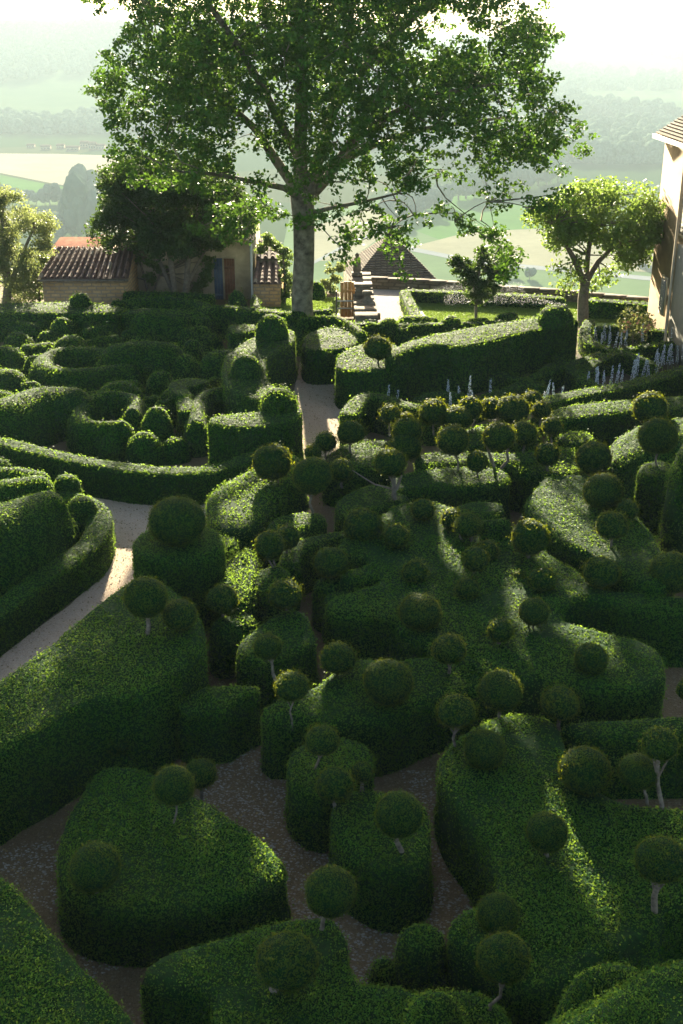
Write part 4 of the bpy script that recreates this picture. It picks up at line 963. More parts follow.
# red roofed house beyond
rh = empty('red_roofed_house', v3(aty(75, 262, 56) * [1, 1, 0])); orh = np.array(rh.location)
tag(rh, 'house behind the barn showing only its dull red roof and gable', 'house')
a0 = aty(46, 258, 56) - orh; a1 = aty(93, 258, 56) - orh; zt2 = a0[2]; zr2 = aty(75, 237, 58.5)[2]
MB().box(a0[0], a1[0] + .4, 0, 5, -4, zt2 - .03).build('wall', M['barn_stone'], rh)
g = MB(); g.prism([(a0[0] - .2, -.3, zt2 - .05), (a1[0] + .2, -.3, zt2 - .05), (a1[0] + .0, 2.5, zr2), (a0[0] + .2, 2.5, zr2)], [(a0[0] - .2, -.3, zt2 - .15), (a1[0] + .2, -.3, zt2 - .15), (a1[0], 2.5, zr2 - .1), (a0[0] + .2, 2.5, zr2 - .1)], 0)
g.prism([(a1[0] + .0, 2.52, zr2), (a1[0] + .9, 5.2, zt2), (a0[0], 5.2, zt2), (a0[0] + .2, 2.52, zr2)], [(a1[0], 2.52, zr2 - .1), (a1[0] + .9, 5.2, zt2 - .1), (a0[0], 5.2, zt2 - .1), (a0[0] + .2, 2.52, zr2 - .1)], 0)
g.build('roof', M['red_tiles'], rh)
g = MB(); g.tube([(a1[0] + .25, -.3, zt2), (a1[0] + .02, 2.5, zr2 + .06), (a1[0] + .95, 5.2, zt2)], [.09, .09, .09], 6); g.build('ridge_tiles', M['red_tiles'], rh)
# cream cottage
CYD = 49.6
cot = empty('cream_cottage', v3(aty(190, 300, CYD) * [1, 1, 0])); oc = np.array(cot.location)
tag(cot, 'cream plastered cottage half hidden by the dark evergreen tree', 'cottage')
def cx(px): return aty(px, 280, CYD)[0] - oc[0]
def cz(py): return aty(200, py, CYD)[2]
zt = cz(238)
MB().box(cx(122), cx(253), 0, 5, -.5, zt).build('wall', M['plaster'], cot)
tile_roof('roof', (cx(119), -.35, zt - .02), (cx(256), -.35, zt - .02), (cx(250), 2.6, zt + .8), (cx(125), 2.6, zt + .8), cot)
tile_roof('roof', (cx(256), 5.35, zt - .02), (cx(119), 5.35, zt - .02), (cx(125), 2.62, zt + .79), (cx(250), 2.62, zt + .79), cot)
f = MB(); z0, z1 = cz(303), cz(257)
f.box(cx(223.4), cx(224.6), -.05, -.002, z0, z1).box(cx(235.2), cx(236.6), -.05, -.002, z0, z1).box(cx(224.6), cx(235.2), -.05, -.002, z1 - .06, z1)
f = f.build('door_frame', M['plaster'], cot)
d = MB()
for i in range(4):
    a, b = cx(224.7 + i * 2.62), cx(224.7 + (i + 1) * 2.62) - .008; d.box(a, b, -.035, -.004, z0, z1 - .065)
d.box(cx(224.8), cx(235.1), -.05, -.0355, z0 + .3, z0 + .42).box(cx(224.8), cx(235.1), -.05, -.0355, z1 - .5, z1 - .38)
d = d.build('door', M['door_wood'], cot)
MB().lathe((cx(234), -.06, z0 + 1.0), [(.0, -.03), (.03, 0), (.0, .03)], 8).build('handle', M['iron'], d)
s = MB()
for i in range(3):
    a, b = cx(214.5 + i * 2.9), cx(214.5 + (i + 1) * 2.9) - .008; s.box(a, b, -.09, -.055, z0 + .02, z1 - .04)
s.box(cx(214.6), cx(223), -.11, -.0905, z0 + .3, z0 + .42).box(cx(214.6), cx(223), -.11, -.0905, z1 - .5, z1 - .38)
s.build('shutter', M['blue_paint'], cot)
MB().box(cx(213), cx(238), -.5, -.12, -.3, z0 - .0).build('door_step', M['wall_stone'], cot)
MB().tube([(cx(252), -.06, -.3), (cx(252), -.06, zt - .1)], [.05, .05], 8).build('downpipe', M['white_metal'], cot)
# lean-to
lt = empty('stone_lean_to', v3(aty(267, 300, 48) * [1, 1, 0])); ol = np.array(lt.location)
tag(lt, 'small golden stone lean-to with clay tiles right of the cream cottage', 'outbuilding')
def lx(px): return aty(px, 290, 48)[0] - ol[0]
zt = aty(267, 283, 48)[2]
MB().box(lx(253.6), lx(280), 0, 3, -.6, zt).build('wall', M['barn_stone'], lt)
tile_roof('roof', (lx(253.6), -.25, zt), (lx(281), -.25, zt), (lx(278), 1.9, aty(267, 263, 49.9)[2]), (lx(253.6), 1.9, aty(267, 263, 49.9)[2]), lt)
MB().box(lx(253.6), lx(277), 1.95, 3.0, zt, aty(267, 258, 50)[2]).build('upper_wall', M['wall_stone'], lt)
tile_roof('upper_roof', (lx(253.6), 1.9, aty(267, 258, 50)[2]), (lx(276), 1.9, aty(267, 258, 50)[2]), (lx(272), 3.9, aty(267, 240, 52)[2]), (lx(253.6), 3.9, aty(267, 240, 52)[2]), lt)
# pyramid roofed pavilion beyond the wall
pv = empty('stone_pavilion', (2.35, 59.0, 0)); tag(pv, 'square pavilion with a steep stone slab pyramid roof beyond the low wall', 'pavilion')
zb = aty(427, 279, 57.5)[2]; apex = aty(391, 233, 60) - np.array(pv.location)
hd = 3.0; ro = R(8)
cor = [(hd * math.cos(a + ro), hd * math.sin(a + ro), zb) for a in (R(-135), R(-45), R(45), R(135))]
g = MB()
g.v = cor + [v3(apex), v3(apex + [-.5, 0, 0])]
rows = 26
for s_ in range(4):
    p0 = np.array(cor[s_]); p1 = np.array(cor[(s_ + 1) % 4]); ap = apex
    for k in range(rows):
        t0, t1 = k / rows, (k + 1) / rows
        out = np.cross(p1 - p0, ap - p0); out /= np.linalg.norm(out)
        q = [p0 + (ap - p0) * t0 + out * .05, p1 + (ap - p1) * t0 + out * .05, p1 + (ap - p1) * t1 + out * .015, p0 + (ap - p0) * t1 + out * .015]
        g.quad(*[v3(z) for z in q], .5)
        q2 = [p0 + (ap - p0) * t0, p1 + (ap - p1) * t0, p1 + (ap - p1) * t0 + out * .05, p0 + (ap - p0) * t0 + out * .05]; g.quad(*[v3(z) for z in q2], .5)
g.f = g.f; g.v[:6] = g.v[:6]
g.build('roof', M['roof_stone'], pv)
hh = hd * .66; MB().box(-hh, hh, -hh, hh, -6, zb + .1, rot=ro, c=(0, 0)).build('wall', M['wall_stone'], pv)
MB().lathe(v3(apex - [0, 0, .1]), [(.16, 0), (.2, .1), (.06, .2), (.12, .35), (0, .5)], 10).build('finial', M['old_stone'], pv)
# low garden wall
def wall_run(name, pxs, z1, th, m, label, z0=-.4, cap=True):
    P = [at(x, y, z1)[:2] for x, y in pxs]; c0 = P[0]; o = empty(name, (float(c0[0]), float(c0[1]), 0)); tag(o, label, 'wall')
    g = MB(); gc = MB()
    for a, b in zip(P[:-1], P[1:]):
        a = a - c0; b = b - c0; L = np.linalg.norm(b - a); d = (b - a) / L; n = np.array([-d[1], d[0]]) * th / 2
        def bx(G, e, za, zb):
            nn = n * e
            A = [(a + nn), (b + nn), (b - nn), (a - nn)]
            G.prism([(p[0], p[1], za) for p in A], [(p[0], p[1], zb) for p in A], 0)
        bx(g, 1, z0, z1 - .07)
        if cap:
            k = max(1, int(L / .8))
            for i in range(k):
                aa = a + d * L * i / k; bb = a + d * L * (i + 1) / k - d * .015; nn = n * 1.12; jz = random.uniform(-.012, .012)
                A = [aa + nn, bb + nn, bb - nn, aa - nn]
                gc.prism([(p[0], p[1], z1 - .07 + jz) for p in A], [(p[0], p[1], z1 + jz) for p in A], 0)
    g.build('wall_body', m, o)
    if cap: gc.build('coping', M['wall_stone'], o)
    return o
wall_run('garden_wall', [(367,277),(430,280),(500,286),(560,290),(650,298),(720,304)], .45, .45, M['wall_stone'], 'long low rubble stone wall closing the terrace above the valley')
st = wall_run('stair_wall', [(361,272),(362,286),(364,300),(367,318)], 1.0, .75, M['wall_stone'], 'thick stone stair wall with flat coping running towards the camera')
def stone_piece(name, px, py, z, label, prof, base=None, extra=None):
    p = at(px, py, z); o = empty(name, v3(p)); tag(o, label, 'stone ornament'); g = MB()
    if base: g.box(-base[0], base[0], -base[1], base[1], 0, base[2])
    g.build('plinth', M['old_stone'], o)
    MB().lathe((0, 0, base[2] if base else 0), prof, 18).build('body', M['old_stone'], o, smooth=False); return o
stone_piece('stone_finial', 357, 276, 1.0, 'slim weathered stone finial on the far end of the stair wall', [(.15, 0), (.18, .1), (.16, .4), (.10, .5), (.15, .57), (.06, .66), (.10, .76), (0, .86)], (.22, .22, .15))
stone_piece('stone_ornament', 367, 318, .35, 'squat dark bottle shaped stone ornament on the near end of the stair wall', [(.26, 0), (.33, .08), (.33, .36), (.23, .52), (.13, .60), (.13, .72), (.19, .74), (.19, .86), (.08, .88)], (.52, .32, .2))
o = empty('stone_block', v3(at(363, 296, 1.0))); tag(o, 'square dark stone block halfway along the stair wall', 'stone block')
MB().box(-.3, .3, -.25, .25, 0, .40).build('block_body', M['old_stone'], o); MB().box(-.36, .36, -.3, .3, .40, .48).build('block_cap', M['old_stone'], o)
# orange gate + railings
gt = empty('wooden_gate', v3(at(347, 318, 0))); tag(gt, 'narrow orange-brown board gate beside the stone stair', 'gate')
g = MB()
for i in range(4): g.box(-.27 + i * .15, -.27 + i * .15 + .14, 0, .05, .05, 1.45 + .03 * math.sin(i))
g.build('boards', M['orange_wood'], gt); MB().box(-.27, .32, -.03, -.001, .35, .45).build('crossbar', M['orange_wood'], gt); MB().box(-.27, .32, -.03, -.001, 1.05, 1.15).build('crossbar', M['orange_wood'], gt)
rl = empty('white_railing', v3(at(346, 322, 0))); tag(rl, 'short white railing in front of the orange-brown gate', 'railing')
g = MB()
for z in (.55, .85): MB().tube([(-.35, 0, z), (.35, 0, z)], [.028, .028], 8).build('rail', M['white_metal'], rl)
for x in (-.38, .38): MB().tube([(x, 0, 0), (x, 0, 1.25)], [.03, .03], 8).build('post', M['iron'], rl)
# house on the right
HX0 = 12.0; HY1 = 44.6; DIR = .05
hs = empty('ochre_house', (HX0, HY1, 0)); tag(hs, 'tall ochre house with stone slab roof and pale shutters at the right edge', 'house')
def hp(t, z, out=0.0): # t metres toward the camera along the facade, out to the left
    return (-t * DIR * 0 - out, -t, z)
ze = 7.25
MB().box(0, 9, -14, 0, -.5, ze).build('wall', M['house_plaster'], hs)
g = MB(); ov = .28
A = [(-ov, -14.4, ze), (9.4, -14.4, ze), (9.4, ov, ze), (-ov, ov, ze)]; Rg = [(4.5, -10, ze + 4.2), (4.5, -4, ze + 4.2)]
def slabs(p0, p1, q1, q0, rows=48):
    p0, p1, q1, q0 = map(np.array, (p0, p1, q1, q0)); out = np.cross(p1 - p0, q0 - p0); out = out / np.linalg.norm(out)
    for k in range(rows):
        t0, t1 = k / rows, (k + 1) / rows
        g.quad(*[v3(z) for z in (p0 + (q0 - p0) * t0 + out * .07, p1 + (q1 - p1) * t0 + out * .07, p1 + (q1 - p1) * t1 + out * .02, p0 + (q0 - p0) * t1 + out * .02)])
        g.quad(*[v3(z) for z in (p0 + (q0 - p0) * t0, p1 + (q1 - p1) * t0, p1 + (q1 - p1) * t0 + out * .07, p0 + (q0 - p0) * t0 + out * .07)])
slabs(A[3], A[0], Rg[0], Rg[1]); slabs(A[2], A[3], Rg[1], Rg[1]); slabs(A[0], A[1], Rg[0], Rg[0]); slabs(A[1], A[2], Rg[1], Rg[0])
g.build('roof', M['roof_stone'], hs)
MB().box(-ov - .12, -ov + .06, -14.3, ov + .1, ze - .16, ze - .02).box(-ov, 9, ov - .05, ov + .12, ze - .16, ze - .02).build('gutter', M['white_metal'], hs)
def house_window(t, z0, z1, wd, ajar=.35):
    fr = MB(); fr.box(-.06, -.003, -t - wd / 2 - .12, -t - wd / 2, z0 - .1, z1 + .12).box(-.06, -.003, -t + wd / 2, -t + wd / 2 + .12, z0 - .1, z1 + .12)
    fr.box(-.06, -.003, -t - wd / 2, -t + wd / 2, z1, z1 + .12).box(-.09, -.003, -t - wd / 2, -t + wd / 2, z0 - .1, z0)
    f_ = fr.build('window', M['plaster'], hs)
    MB().box(-.03, -.002, -t - wd / 2 + .002, -t + wd / 2 - .002, z0, z1).build('pane', M['iron'], f_)
    for s_ in (-1, 1):
        sh = MB(); n = 9
        y0 = -t + s_ * wd / 2; y1 = y0 + s_ * wd * .5
        ya, yb = sorted((y0 - s_ * wd * .5, y0 - s_ * .01)) 
        sh.box(-.10, -.065, ya, yb, z0 + .02, z1 - .02)
        for i in range(n): sh.box(-.115, -.1005, ya + .05, yb - .05, z0 + .1 + i * (z1 - z0 - .2) / n, z0 + .1 + (i + .6) * (z1 - z0 - .2) / n)
        sh.build('shutter', M['house_white'], f_)
house_window(3.6, 4.2, 5.9, 1.1); house_window(2.1, 1.1, 2.3, .55)
house_window(7.5, 4.2, 5.9, 1.1)
dd = MB().box(-.22, -.003, -9.0, -3.9, -.2, 3.9); pd = dd.build('pale_panel_wall', M['house_white'], hs)
MB().tube([(-.28, -3.8, 0), (-.28, -3.8, ze - .2)], [.05, .05], 8).build('downpipe', M['plaster'], hs)

# ================================================================== GROUND SHEETS
def sheet(name, P, z, m, kind='structure'):
    o = put(name, np.array([(a, b, z) for a, b in P]), [tuple(range(len(P)))], [m]); o['kind'] = kind; return o
wl = [at(x, y, .45)[:2] + [0, .28] for x, y in [(740,306),(650,298),(560,290),(500,286),(430,280),(367,277)]]
sheet('garden_ground', [(-40, -12), (40, -12), (40, 41)] + [tuple(q) for q in wl] + [(0, 51), (-6, 52.8), (-40, 52.8)], 0.0, M['gravel'])
def pxsheet(name, px, z, m): return sheet(name, [at(x, y, z)[:2] for x, y in px], z, m)
pxsheet('path', [(-80,730),(0,668),(60,625),(120,575),(150,545),(200,500),(300,470),(345,450),(400,420),(345,395),(335,365),(300,350),(290,395),(305,440),(296,470),(200,498),(120,498),(40,485),(-60,468),(-60,500),(60,490),(110,505),(110,560),(60,620),(0,660),(-80,700)][::1], .006, M['path']) if False else None
pxsheet('gravel_path', [(-120,780),(-60,720),(30,665),(90,612),(150,598),(215,560),(215,520),(300,475),(312,468),(370,445),(350,400),(345,370),(300,362),(288,420),(300,465),(240,482),(100,492),(0,462),(-120,450),(-120,500),(-10,480),(60,500),(112,530),(112,560),(70,605),(0,655),(-120,745)], .006, M['path'])
pxsheet('side_path', [(560,425),(640,402),(760,375),(900,380),(760,420),(640,430)], .006, M['path'])
pxsheet('court', [(364,322),(366,289),(406,290),(424,322)], .006, M['court'])
pxsheet('lawn', [(403,289),(560,297),(700,307),(760,325),(600,326),(560,325),(420,326)], .008, M['lawn'])
pxsheet('side_lawn', [(250,312),(250,297),(345,297),(340,315)], .008, M['lawn'])
def blades(name, px, n, hmax, m='light_leaf'):
    P = [at(x, y, 0)[:2] for x, y in px]; xs = [p[0] for p in P]; ys = [p[1] for p in P]; pts = []
    while len(pts) < n:
        x, y = rng.uniform(min(xs), max(xs)), rng.uniform(min(ys), max(ys))
        if poly_in(x, y, P): pts.append((x, y))
    pts = np.array(pts); k = len(pts); a = rng.uniform(0, 6.28, k); hh = rng.uniform(.4, 1, k) * hmax; w_ = .03
    dx = np.cos(a) * w_; dy = np.sin(a) * w_; tx = rng.normal(0, .03, k); ty = rng.normal(0, .03, k)
    V = np.stack([np.column_stack([pts[:, 0] - dx, pts[:, 1] - dy, np.full(k, .008)]), np.column_stack([pts[:, 0] + dx, pts[:, 1] + dy, np.full(k, .008)]), np.column_stack([pts[:, 0] + tx, pts[:, 1] + ty, hh])], 1).reshape(-1, 3)
    o = put(name, V, np.arange(3 * k).reshape(-1, 3), [M[m]], var=rng.random(k)); o['kind'] = 'stuff'; return o
blades('lawn_grass', [(410,291),(560,299),(700,309),(745,322),(600,323),(430,323)], 60000, .06)
blades('side_lawn_grass', [(255,311),(255,298),(340,298),(338,313)], 6000, .08)
# fallen leaves / pebbles on the foreground gravel
def pebbles(px, n):
    P = [at(x, y, 0)[:2] for x, y in px]; xs = [p[0] for p in P]; ys = [p[1] for p in P]; Vv = []; Ff = []
    ico = [(0, 0, .6), (1, 0, 0), (.3, .95, 0), (-.8, .6, 0), (-.8, -.6, 0), (.3, -.95, 0)]
    c = 0
    while c < n:
        x, y = rng.uniform(min(xs), max(xs)), rng.uniform(min(ys), max(ys))
        if not poly_in(x, y, P): continue
        s = rng.uniform(.008, .026); k = len(Vv); a = rng.uniform(0, 6.28)
        for q in ico: Vv.append((x + s * (q[0] * math.cos(a) - q[1] * math.sin(a)), y + s * (q[0] * math.sin(a) + q[1] * math.cos(a)) * .7, .0 + s * q[2]))
        for i in range(1, 6): Ff.append((k, k + i, k + (i % 5) + 1))
        c += 1
    o = put('pebbles', np.array(Vv), Ff, [plain('pale_pebbles', (.20, .19, .16), .8, .4, 12, .3, 0, 'geo')]); o['kind'] = 'stuff'; return o
pebbles([(170,760),(230,730),(280,740),(330,830),(345,900),(440,880),(400,770),(470,770),(520,870),(440,940),(400,1000),(350,1000),(280,900),(90,980),(60,920),(0,870),(0,850),(100,830)], 7000)

def litter(px, n):
    P = [at(x, y, 0)[:2] for x, y in px]; xs = [p[0] for p in P]; ys = [p[1] for p in P]; pts = []
    while len(pts) < n:
        x, y = rng.uniform(min(xs), max(xs)), rng.uniform(min(ys), max(ys))
        if poly_in(x, y, P): pts.append((x, y, .018))
    pts = np.array(pts); k = n; d = rng.normal(0, .35, (k, 3)) + [0, 0, 1]; d /= np.linalg.norm(d, axis=1, keepdims=True)
    a = np.cross(d, rng.normal(0, 1, (k, 3))); a /= np.linalg.norm(a, axis=1, keepdims=True); b_ = np.cross(d, a); s_ = rng.uniform(.012, .03, k)[:, None]
    Q = np.stack([pts + a * s_, pts + b_ * s_ * .6, pts - a * s_, pts - b_ * s_ * .6], 1).reshape(-1, 3)
    o = put('fallen_leaves', Q, np.arange(4 * k).reshape(-1, 4), [plain('dry_leaf_litter', (.16, .12, .05), .8, .7, 3, .2, 0, 'geo')]); o['kind'] = 'stuff'; return o
litter([(0,640),(110,540),(110,490),(0,450),(150,480),(300,455),(300,370),(345,370),(350,430),(300,480),(215,540),(170,760),(280,740),(335,830),(440,880),(400,770),(470,770),(520,870),(440,940),(350,1000),(280,900),(90,980),(0,880)], 5000)
# garden hedges round the lawn
band([(405,291),(409,300),(414,311),(419,322)], .22, .55, 'bright low hedge at the left end of the sprinkled lawn', rnd=.05, group='lawn border hedges', name='border_hedge')
band([(409,290),(480,293),(560,297.5)], .22, .5, 'clipped hedge under the long wall, left of the garden tree', rnd=.05, group='lawn border hedges', name='border_hedge')
band([(592,300),(640,303),(700,307)], .28, .7, 'clipped hedge under the long wall, between the garden tree and the house', rnd=.05, group='lawn border hedges', name='border_hedge')
# sprinklers
for bx, by, dirx, hgt, lab in ((416, 303, 1, 1.3, 'thin lawn sprinkler throwing a flat fan of mist near the bright end hedge'), (566, 315, -1, 2.0, 'thin lawn sprinkler throwing mist beside the garden tree')):
    p = at(bx, by, 0); t = empty('lawn_sprinkler', v3(p)); tag(t, lab, 'sprinkler', 'lawn sprinklers')
    MB().tube([(0, 0, 0), (0, 0, .35)], [.015, .012], 6).lathe((0, 0, .35), [(.03, 0), (.035, .04), (.01, .08)], 8).build('riser', M['iron'], t)
    n = 2000; L = 4.6 if dirx > 0 else 5.0; u = rng.random(n) ** .8; el = rng.uniform(.10, .42, n)
    x = dirx * L * u; z = .4 + np.tan(el) * L * u * .75 - (u ** 2) * np.tan(el) * L * .62 * .9; z = np.maximum(z, .02) + rng.normal(0, .03, n); yy = rng.normal(0, .06 + .25 * u, n)
    P = np.column_stack([x, yy, z]); d = rng.normal(0, 1, (n, 3)); d /= np.linalg.norm(d, axis=1, keepdims=True); a = np.cross(d, rng.normal(0, 1, (n, 3))); a /= np.linalg.norm(a, axis=1, keepdims=True); b = np.cross(d, a); s = .0055
    Qs = np.stack([P + a * s, P + b * s, P - a * s, P - b * s], 1).reshape(-1, 3)
    if 'water' not in M:
        m_, t_, b_ = mat('fine_water_drops'); b_.inputs['Base Color'].default_value = (.9, .92, .95, 1); b_.inputs['Roughness'].default_value = .2
        tr = t_.nodes.new('ShaderNodeBsdfTranslucent'); tr.inputs[0].default_value = (.95, .97, 1, 1); ms = t_.nodes.new('ShaderNodeMixShader'); ms.inputs[0].default_value = .7
        t_.links.new(b_.outputs[0], ms.inputs[1]); t_.links.new(tr.outputs[0], ms.inputs[2]); t_.links.new(ms.outputs[0], t_.nodes['Material Output'].inputs[0]); M['water'] = m_
    q = put('spray', Qs, np.arange(4 * n).reshape(-1, 4), [M['water']], parent=t); q['kind'] = 'stuff'

# ================================================================== VALLEY
ZV = -110.0
def hgt(x, y):
    n1 = np.sin(x * .0021 + 1.2) * np.cos(y * .0017 + .4) + .5 * np.sin(x * .0053 + y * .003) + .25 * np.sin(x * .011 - y * .008)
    drop = np.clip((y - 52 + np.clip(x, 0, 14) * .45 + 1.0 * (x > 0)) / 190, 0, 1); drop = 1 - (1 - drop) ** 2
    z = -.02 + drop * (ZV - 6 * 0 + .02)
    left = np.clip((-x + 250 + .02 * y) / 700, 0, 1); left = left * left * (3 - 2 * left)
    r1 = np.clip((y - 1420) / 1700, 0, 1); r1 = r1 * r1 * (3 - 2 * r1)
    z = z + left * r1 * (152 + 22 * n1)
    r2 = np.clip((y - 1500) / 3500, 0, 1)
    z = z + (1 - left) * r2 * (62 + 26 * n1)
    r3 = np.clip((-y - 20) / 200, 0, 1)
    side = np.clip((np.abs(x) - 60) / 200, 0, 1) * np.clip((90 - y) / 60, 0, 1)
    z = np.minimum(z, -.02 - 40 * r3) - 60 * side * side
    return z
ys = np.concatenate([np.linspace(-400, 50, 8), np.linspace(51, 70, 30), np.linspace(75, 330, 24), np.linspace(345, 1400, 16), np.linspace(1430, 6200, 110)])
xs = np.concatenate([np.linspace(-4200, -1500, 20), np.linspace(-1450, -80, 42), np.linspace(-60, 60, 41), np.linspace(80, 1450, 42), np.linspace(1500, 4200, 20)])
X, Y = np.meshgrid(xs, ys); Z = hgt(X, Y)
V = np.column_stack([X.ravel(), Y.ravel(), Z.ravel()]); nx = len(xs)
ii = np.arange((len(ys) - 1) * nx).reshape(len(ys) - 1, nx)[:, :-1].ravel()
Fq = np.stack([ii, ii + 1, ii + nx + 1, ii + nx], 1)
m, t, b = mat('valley_meadows_and_woods')
geo = t.nodes.new('ShaderNodeNewGeometry')
sep = t.nodes.new('ShaderNodeSeparateXYZ'); t.links.new(geo.outputs['Position'], sep.inputs[0])
n = noise(t, .012, 8, .65, 'geo'); n2 = noise(t, .0022, 2, .4, 'geo')
vor = t.nodes.new('ShaderNodeTexVoronoi'); vor.inputs['Scale'].default_value = .0045; t.links.new(geo.outputs['Position'], vor.inputs['Vector'])
sc_ = t.nodes.new('ShaderNodeSeparateColor'); t.links.new(vor.outputs['Color'], sc_.inputs[0])
fields = ramp(t, sc_.outputs[0], [(0, (.02, .045, .02)), (.4, (.03, .055, .02)), (.7, (.06, .065, .03)), (1, (.035, .055, .02))])
wood = ramp(t, n.outputs[0], [(.3, (.05, .09, .05)), (.7, (.08, .12, .06))])
mr = t.nodes.new('ShaderNodeMapRange'); mr.inputs[1].default_value = ZV + 1; mr.inputs[2].default_value = ZV + 9; t.links.new(sep.outputs['Z'], mr.inputs[0])
t.links.new(mixc(t, mr.outputs[0], fields.outputs[0], wood.outputs[0]), b.inputs['Base Color']); b.inputs['Roughness'].default_value = 1; b.inputs['Specular IOR Level'].default_value = 0
put('valley_terrain', V, Fq, [m], smooth=True)['kind'] = 'structure'
def fieldmat(nm, c, stripes=0.0):
    m, t, b = mat(nm); n = noise(t, .02, 5, .6, 'geo'); f2 = noise(t, .25, 4, .7, 'geo')
    c0 = ramp(t, n.outputs[0], [(.3, tuple(q * .85 for q in c)), (.7, tuple(min(1, q * 1.1) for q in c))]).outputs[0]
    t.links.new(mixc(t, .4, c0, ramp(t, f2.outputs[0], [(.3, (.6, .6, .6)), (.7, (1, 1, 1))]).outputs[0], 'MULTIPLY'), b.inputs['Base Color']); b.inputs['Roughness'].default_value = 1; b.inputs['Specular IOR Level'].default_value = 0; return m
FM = {'straw': fieldmat('straw_field', (.30, .27, .21)), 'green': fieldmat('fresh_green_field', (.07, .15, .035)), 'pale': fieldmat('pale_hay_field', (.24, .235, .16)), 'olive': fieldmat('olive_meadow', (.10, .155, .07)), 'road': fieldmat('valley_road_grey', (.22, .24, .25))}
def field(nm, px, m, dz=.6):
    return sheet(nm, [at(x, y, ZV)[:2] for x, y in px], ZV + dz * .12, m)
field('straw_field', [(-60,153),(60,154),(120,156),(165,162),(160,182),(120,190),(85,189),(50,183),(0,173),(-60,165)], FM['straw'], .8)
field('green_field', [(-60,167),(0,175),(50,185),(85,190),(60,194),(0,193),(-60,190)], FM['green'], 1.0)
field('olive_meadow', [(-60,196),(60,198),(120,200),(250,205),(250,216),(100,212),(-60,208)], FM['olive'], .8)
field('hay_field', [(-60,211),(40,211),(110,214),(200,220),(180,236),(60,232),(-60,230)], FM['pale'], .9)
field('wide_meadow', [(290,215),(340,205),(420,195),(600,208),(700,212),(800,300),(300,300),(280,260)], FM['olive'], .8)
field('hay_strip', [(405,202),(470,195),(560,212),(600,230),(440,240),(400,225)], FM['green'], 1.2)
field('stubble_field', [(412,247),(470,232),(560,228),(650,235),(720,248),(720,275),(640,272),(560,268),(470,262)], FM['pale'], 1.5)
field('pale_meadow', [(300,232),(390,200),(420,208),(350,260),(300,262)], FM['pale'], 1.3)
field('valley_road', [(405,246),(425,250),(480,261),(560,268),(640,276),(740,284),(740,288),(640,280),(560,272),(480,265),(425,254),(403,250)], FM['road'], 1.9)
field('lane', [(405,240),(380,232),(340,250),(300,272),(300,269),(340,247),(380,229),(405,237)], FM['road'], 1.9)
# far trees: bumpy crowns
M['far_leaf'] = plain('far_tree_foliage', (.10, .14, .10), 1.0, .4, .35, 0, 0)
def far_mesh(seed, tall=1.0):
    bm = bmesh.new(); rr = random.Random(seed)
    for k in range(6):
        c = Vector((rr.uniform(-.45, .45), rr.uniform(-.45, .45), rr.uniform(.55, 1.15) * tall)); r = rr.uniform(.35, .55)
        res = bmesh.ops.create_icosphere(bm, subdivisions=2, radius=r)
        for v in res['verts']: v.co = Vector((v.co.x * (1 + rr.uniform(-.14, .14)), v.co.y * (1 + rr.uniform(-.14, .14)), v.co.z * tall * (1 + rr.uniform(-.14, .14)))) + c
    me = bpy.data.meshes.new('crown'); bm.to_mesh(me); bm.free(); me.materials.append(M['far_leaf']); return me
FMs = [far_mesh(s, t_) for s, t_ in ((1, 1), (2, 1.2), (3, .9), (4, 1.7))]
g = MB().tube([(0, 0, 0), (0, 0, .8)], [.06, .04], 6).build('trunk', M['bark']); FT = g.data; bpy.data.objects.remove(g)
def far_tree(x, y, z, s, k, label, group, cat='tree'):
    t = empty('valley_tree', (x, y, z), random.uniform(0, 6)); t.scale = (s, s, s); tag(t, label, cat, group)
    for nm, d in (('crown', FMs[k]), ('trunk', FT)):
        o = bpy.data.objects.new(nm, d); COL.objects.link(o); o.parent = t
def line_trees(p0, p1, n, hpx, label, group, k=None, jit=3):
    for i in range(n):
        f = (i + random.uniform(-.3, .3)) / max(1, n - 1); px = p0[0] + (p1[0] - p0[0]) * f; py = p0[1] + (p1[1] - p0[1]) * f + random.uniform(-jit, jit) * .3
        p = at(px, py, ZV); s = hpx * random.uniform(.75, 1.3) * depth(p) / F / 1.35
        far_tree(float(p[0]), float(p[1]), ZV, s, random.randrange(3) if k is None else k, label, group)
line_trees((-10,203),(90,206),16,14,'round hazy tree in the hedgerow below the straw field','hedgerow trees below the straw field')
line_trees((80,206),(112,208),6,26,'taller hazy tree at the right end of the hedgerow below the straw field','taller trees ending the hedgerow')
line_trees((50,238),(64,240),3,22,'broad hazy tree just above the red roof on the left','trees left above the red roof')
line_trees((72,240),(98,240),4,26,'dark pointed hazy tree just above the red roof on the right','pointed trees above the red roof',k=3)
line_trees((390,222),(448,206),12,20,'hazy tree in the belt across the meadow under the tree crown','belt of trees across the meadow')
line_trees((460,200),(560,182),14,20,'hazy tree along the foot of the far wood behind the great crown','trees at the foot of the far wood')
line_trees((640,262),(700,266),4,14,'small hazy roadside tree beside the ochre house','roadside trees by the house')
line_trees((500,276),(530,280),3,9,'low hazy roadside bush seen past the young tree','roadside bushes past the young tree')
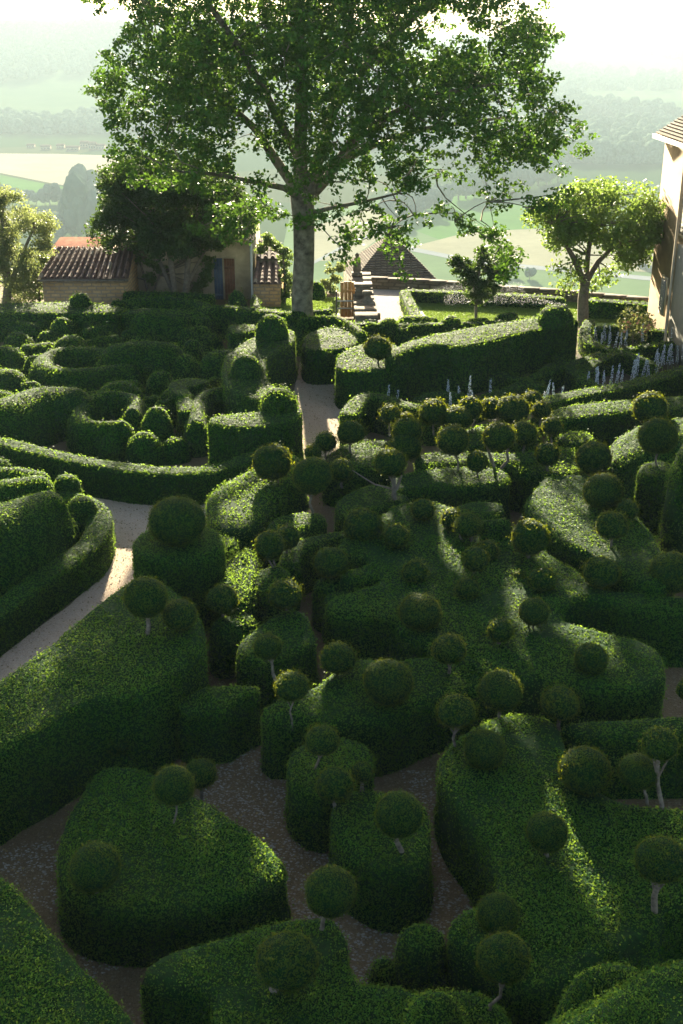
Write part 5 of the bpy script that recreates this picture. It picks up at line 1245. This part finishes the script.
# far woods (uncountable)
def wood(name, fn, n, smin, smax, kinds=3):
    VV = []; FF = []; off = 0
    src = []
    for me in FMs[:kinds]:
        v = np.array([q.co[:] for q in me.vertices]); f = np.array([p.vertices[:] for p in me.polygons]); 
        # light version: one bumpy lump
        src.append((v[:42 * 3], f[:80 * 3]))
    c = 0; guard = 0
    while c < n and guard < n * 30:
        guard += 1; r_ = fn()
        if r_ is None: continue
        x, y = r_; z = float(hgt(np.array(x), np.array(y))); v, f = src[rng.integers(len(src))]; s = rng.uniform(smin, smax); a = rng.uniform(0, 6.28)
        R2 = np.array([[math.cos(a), -math.sin(a), 0], [math.sin(a), math.cos(a), 0], [0, 0, 1]])
        VV.append(v @ R2.T * s + [x, y, z - s * .35]); FF.append(f + off); off += len(v); c += 1
    o = put(name, np.vstack(VV), np.vstack(FF), [M['far_leaf']]); o['kind'] = 'stuff'; return o
def right_wood():
    px = rng.uniform(430, 760); py = rng.uniform(100, 186)
    u = rng.uniform(0, 1); y = 1130 + 2900 * u ** 1.6; x = (px - CXP) / F * y * 1.08
    if 1500 < y < 1640 and x > 300: return None
    if math.sin(x * .006 + 1) + math.sin(y * .005 + x * .003) < -.9: return None
    return x, y
wood('far_wood', right_wood, 2600, 11, 22)
def left_wood():
    u = rng.uniform(0, 1); y = 1440 + 1700 * u ** 1.2; x = rng.uniform(-340, 20) / F * y
    if math.sin(x * .009 + 2) + math.sin(y * .006) < -1.1: return None
    return x, y
wood('hillside_wood', left_wood, 2200, 10, 20)
def mid_wood():
    y = rng.uniform(1250, 2300); x = rng.uniform(-30, 110) / F * y; return x, y
wood('middle_wood', mid_wood, 500, 10, 18)
# village houses at the foot of the hill
for i, (px, py, wpx, hpx) in enumerate([(45,149,9,5),(60,148,7,5),(72,150,12,5),(84,147,8,7),(92,149,7,8),(100,149,8,6),(30,147,7,4)]):
    p = at(px, py, ZV + 1); sc = depth(p) / F; wv = wpx * sc; hv = hpx * sc * .6
    o = empty('village_house', (float(p[0]), float(p[1]), ZV)); tag(o, 'tiny hazy ' + ['long low', 'small square', 'long pale', 'taller pale', 'gabled white', 'farthest right', 'farthest left'][i] + ' house among trees beyond the straw field', 'house', 'houses beyond the straw field')
    MB().box(-wv / 2, wv / 2, 0, 8, 0, hv).build('wall', M['house_plaster'], o)
    g = MB(); g.prism([(-wv / 2 - .4, -.5, hv), (-wv / 2 - .4, 8.5, hv), (-wv / 2 - .4, 4, hv * 1.6)], [(wv / 2 + .4, -.5, hv), (wv / 2 + .4, 8.5, hv), (wv / 2 + .4, 4, hv * 1.6)], 0); g.build('roof', M['red_tiles'], o)
    for k in range(3): MB().box(-wv / 2 + wv * (k + .5) / 3 - .6, -wv / 2 + wv * (k + .5) / 3 + .6, -.06, -.01, hv * .4, hv * .75).build('window', M['iron'], o)

# ================================================================== HAZE
g = MB(); g.box(-4300, 4300, -430, 6300, -180, 90); hz = g.build('haze', mat('haze_air')[0]); hz['kind'] = 'stuff'
hm = hz.data.materials[0]; t = hm.node_tree; t.nodes.clear(); out = t.nodes.new('ShaderNodeOutputMaterial'); pv_ = t.nodes.new('ShaderNodeVolumePrincipled')
pv_.inputs['Color'].default_value = (.46, .57, .62, 1); pv_.inputs['Density'].default_value = .00033; pv_.inputs['Anisotropy'].default_value = 0.0
t.links.new(pv_.outputs[0], out.inputs['Volume'])
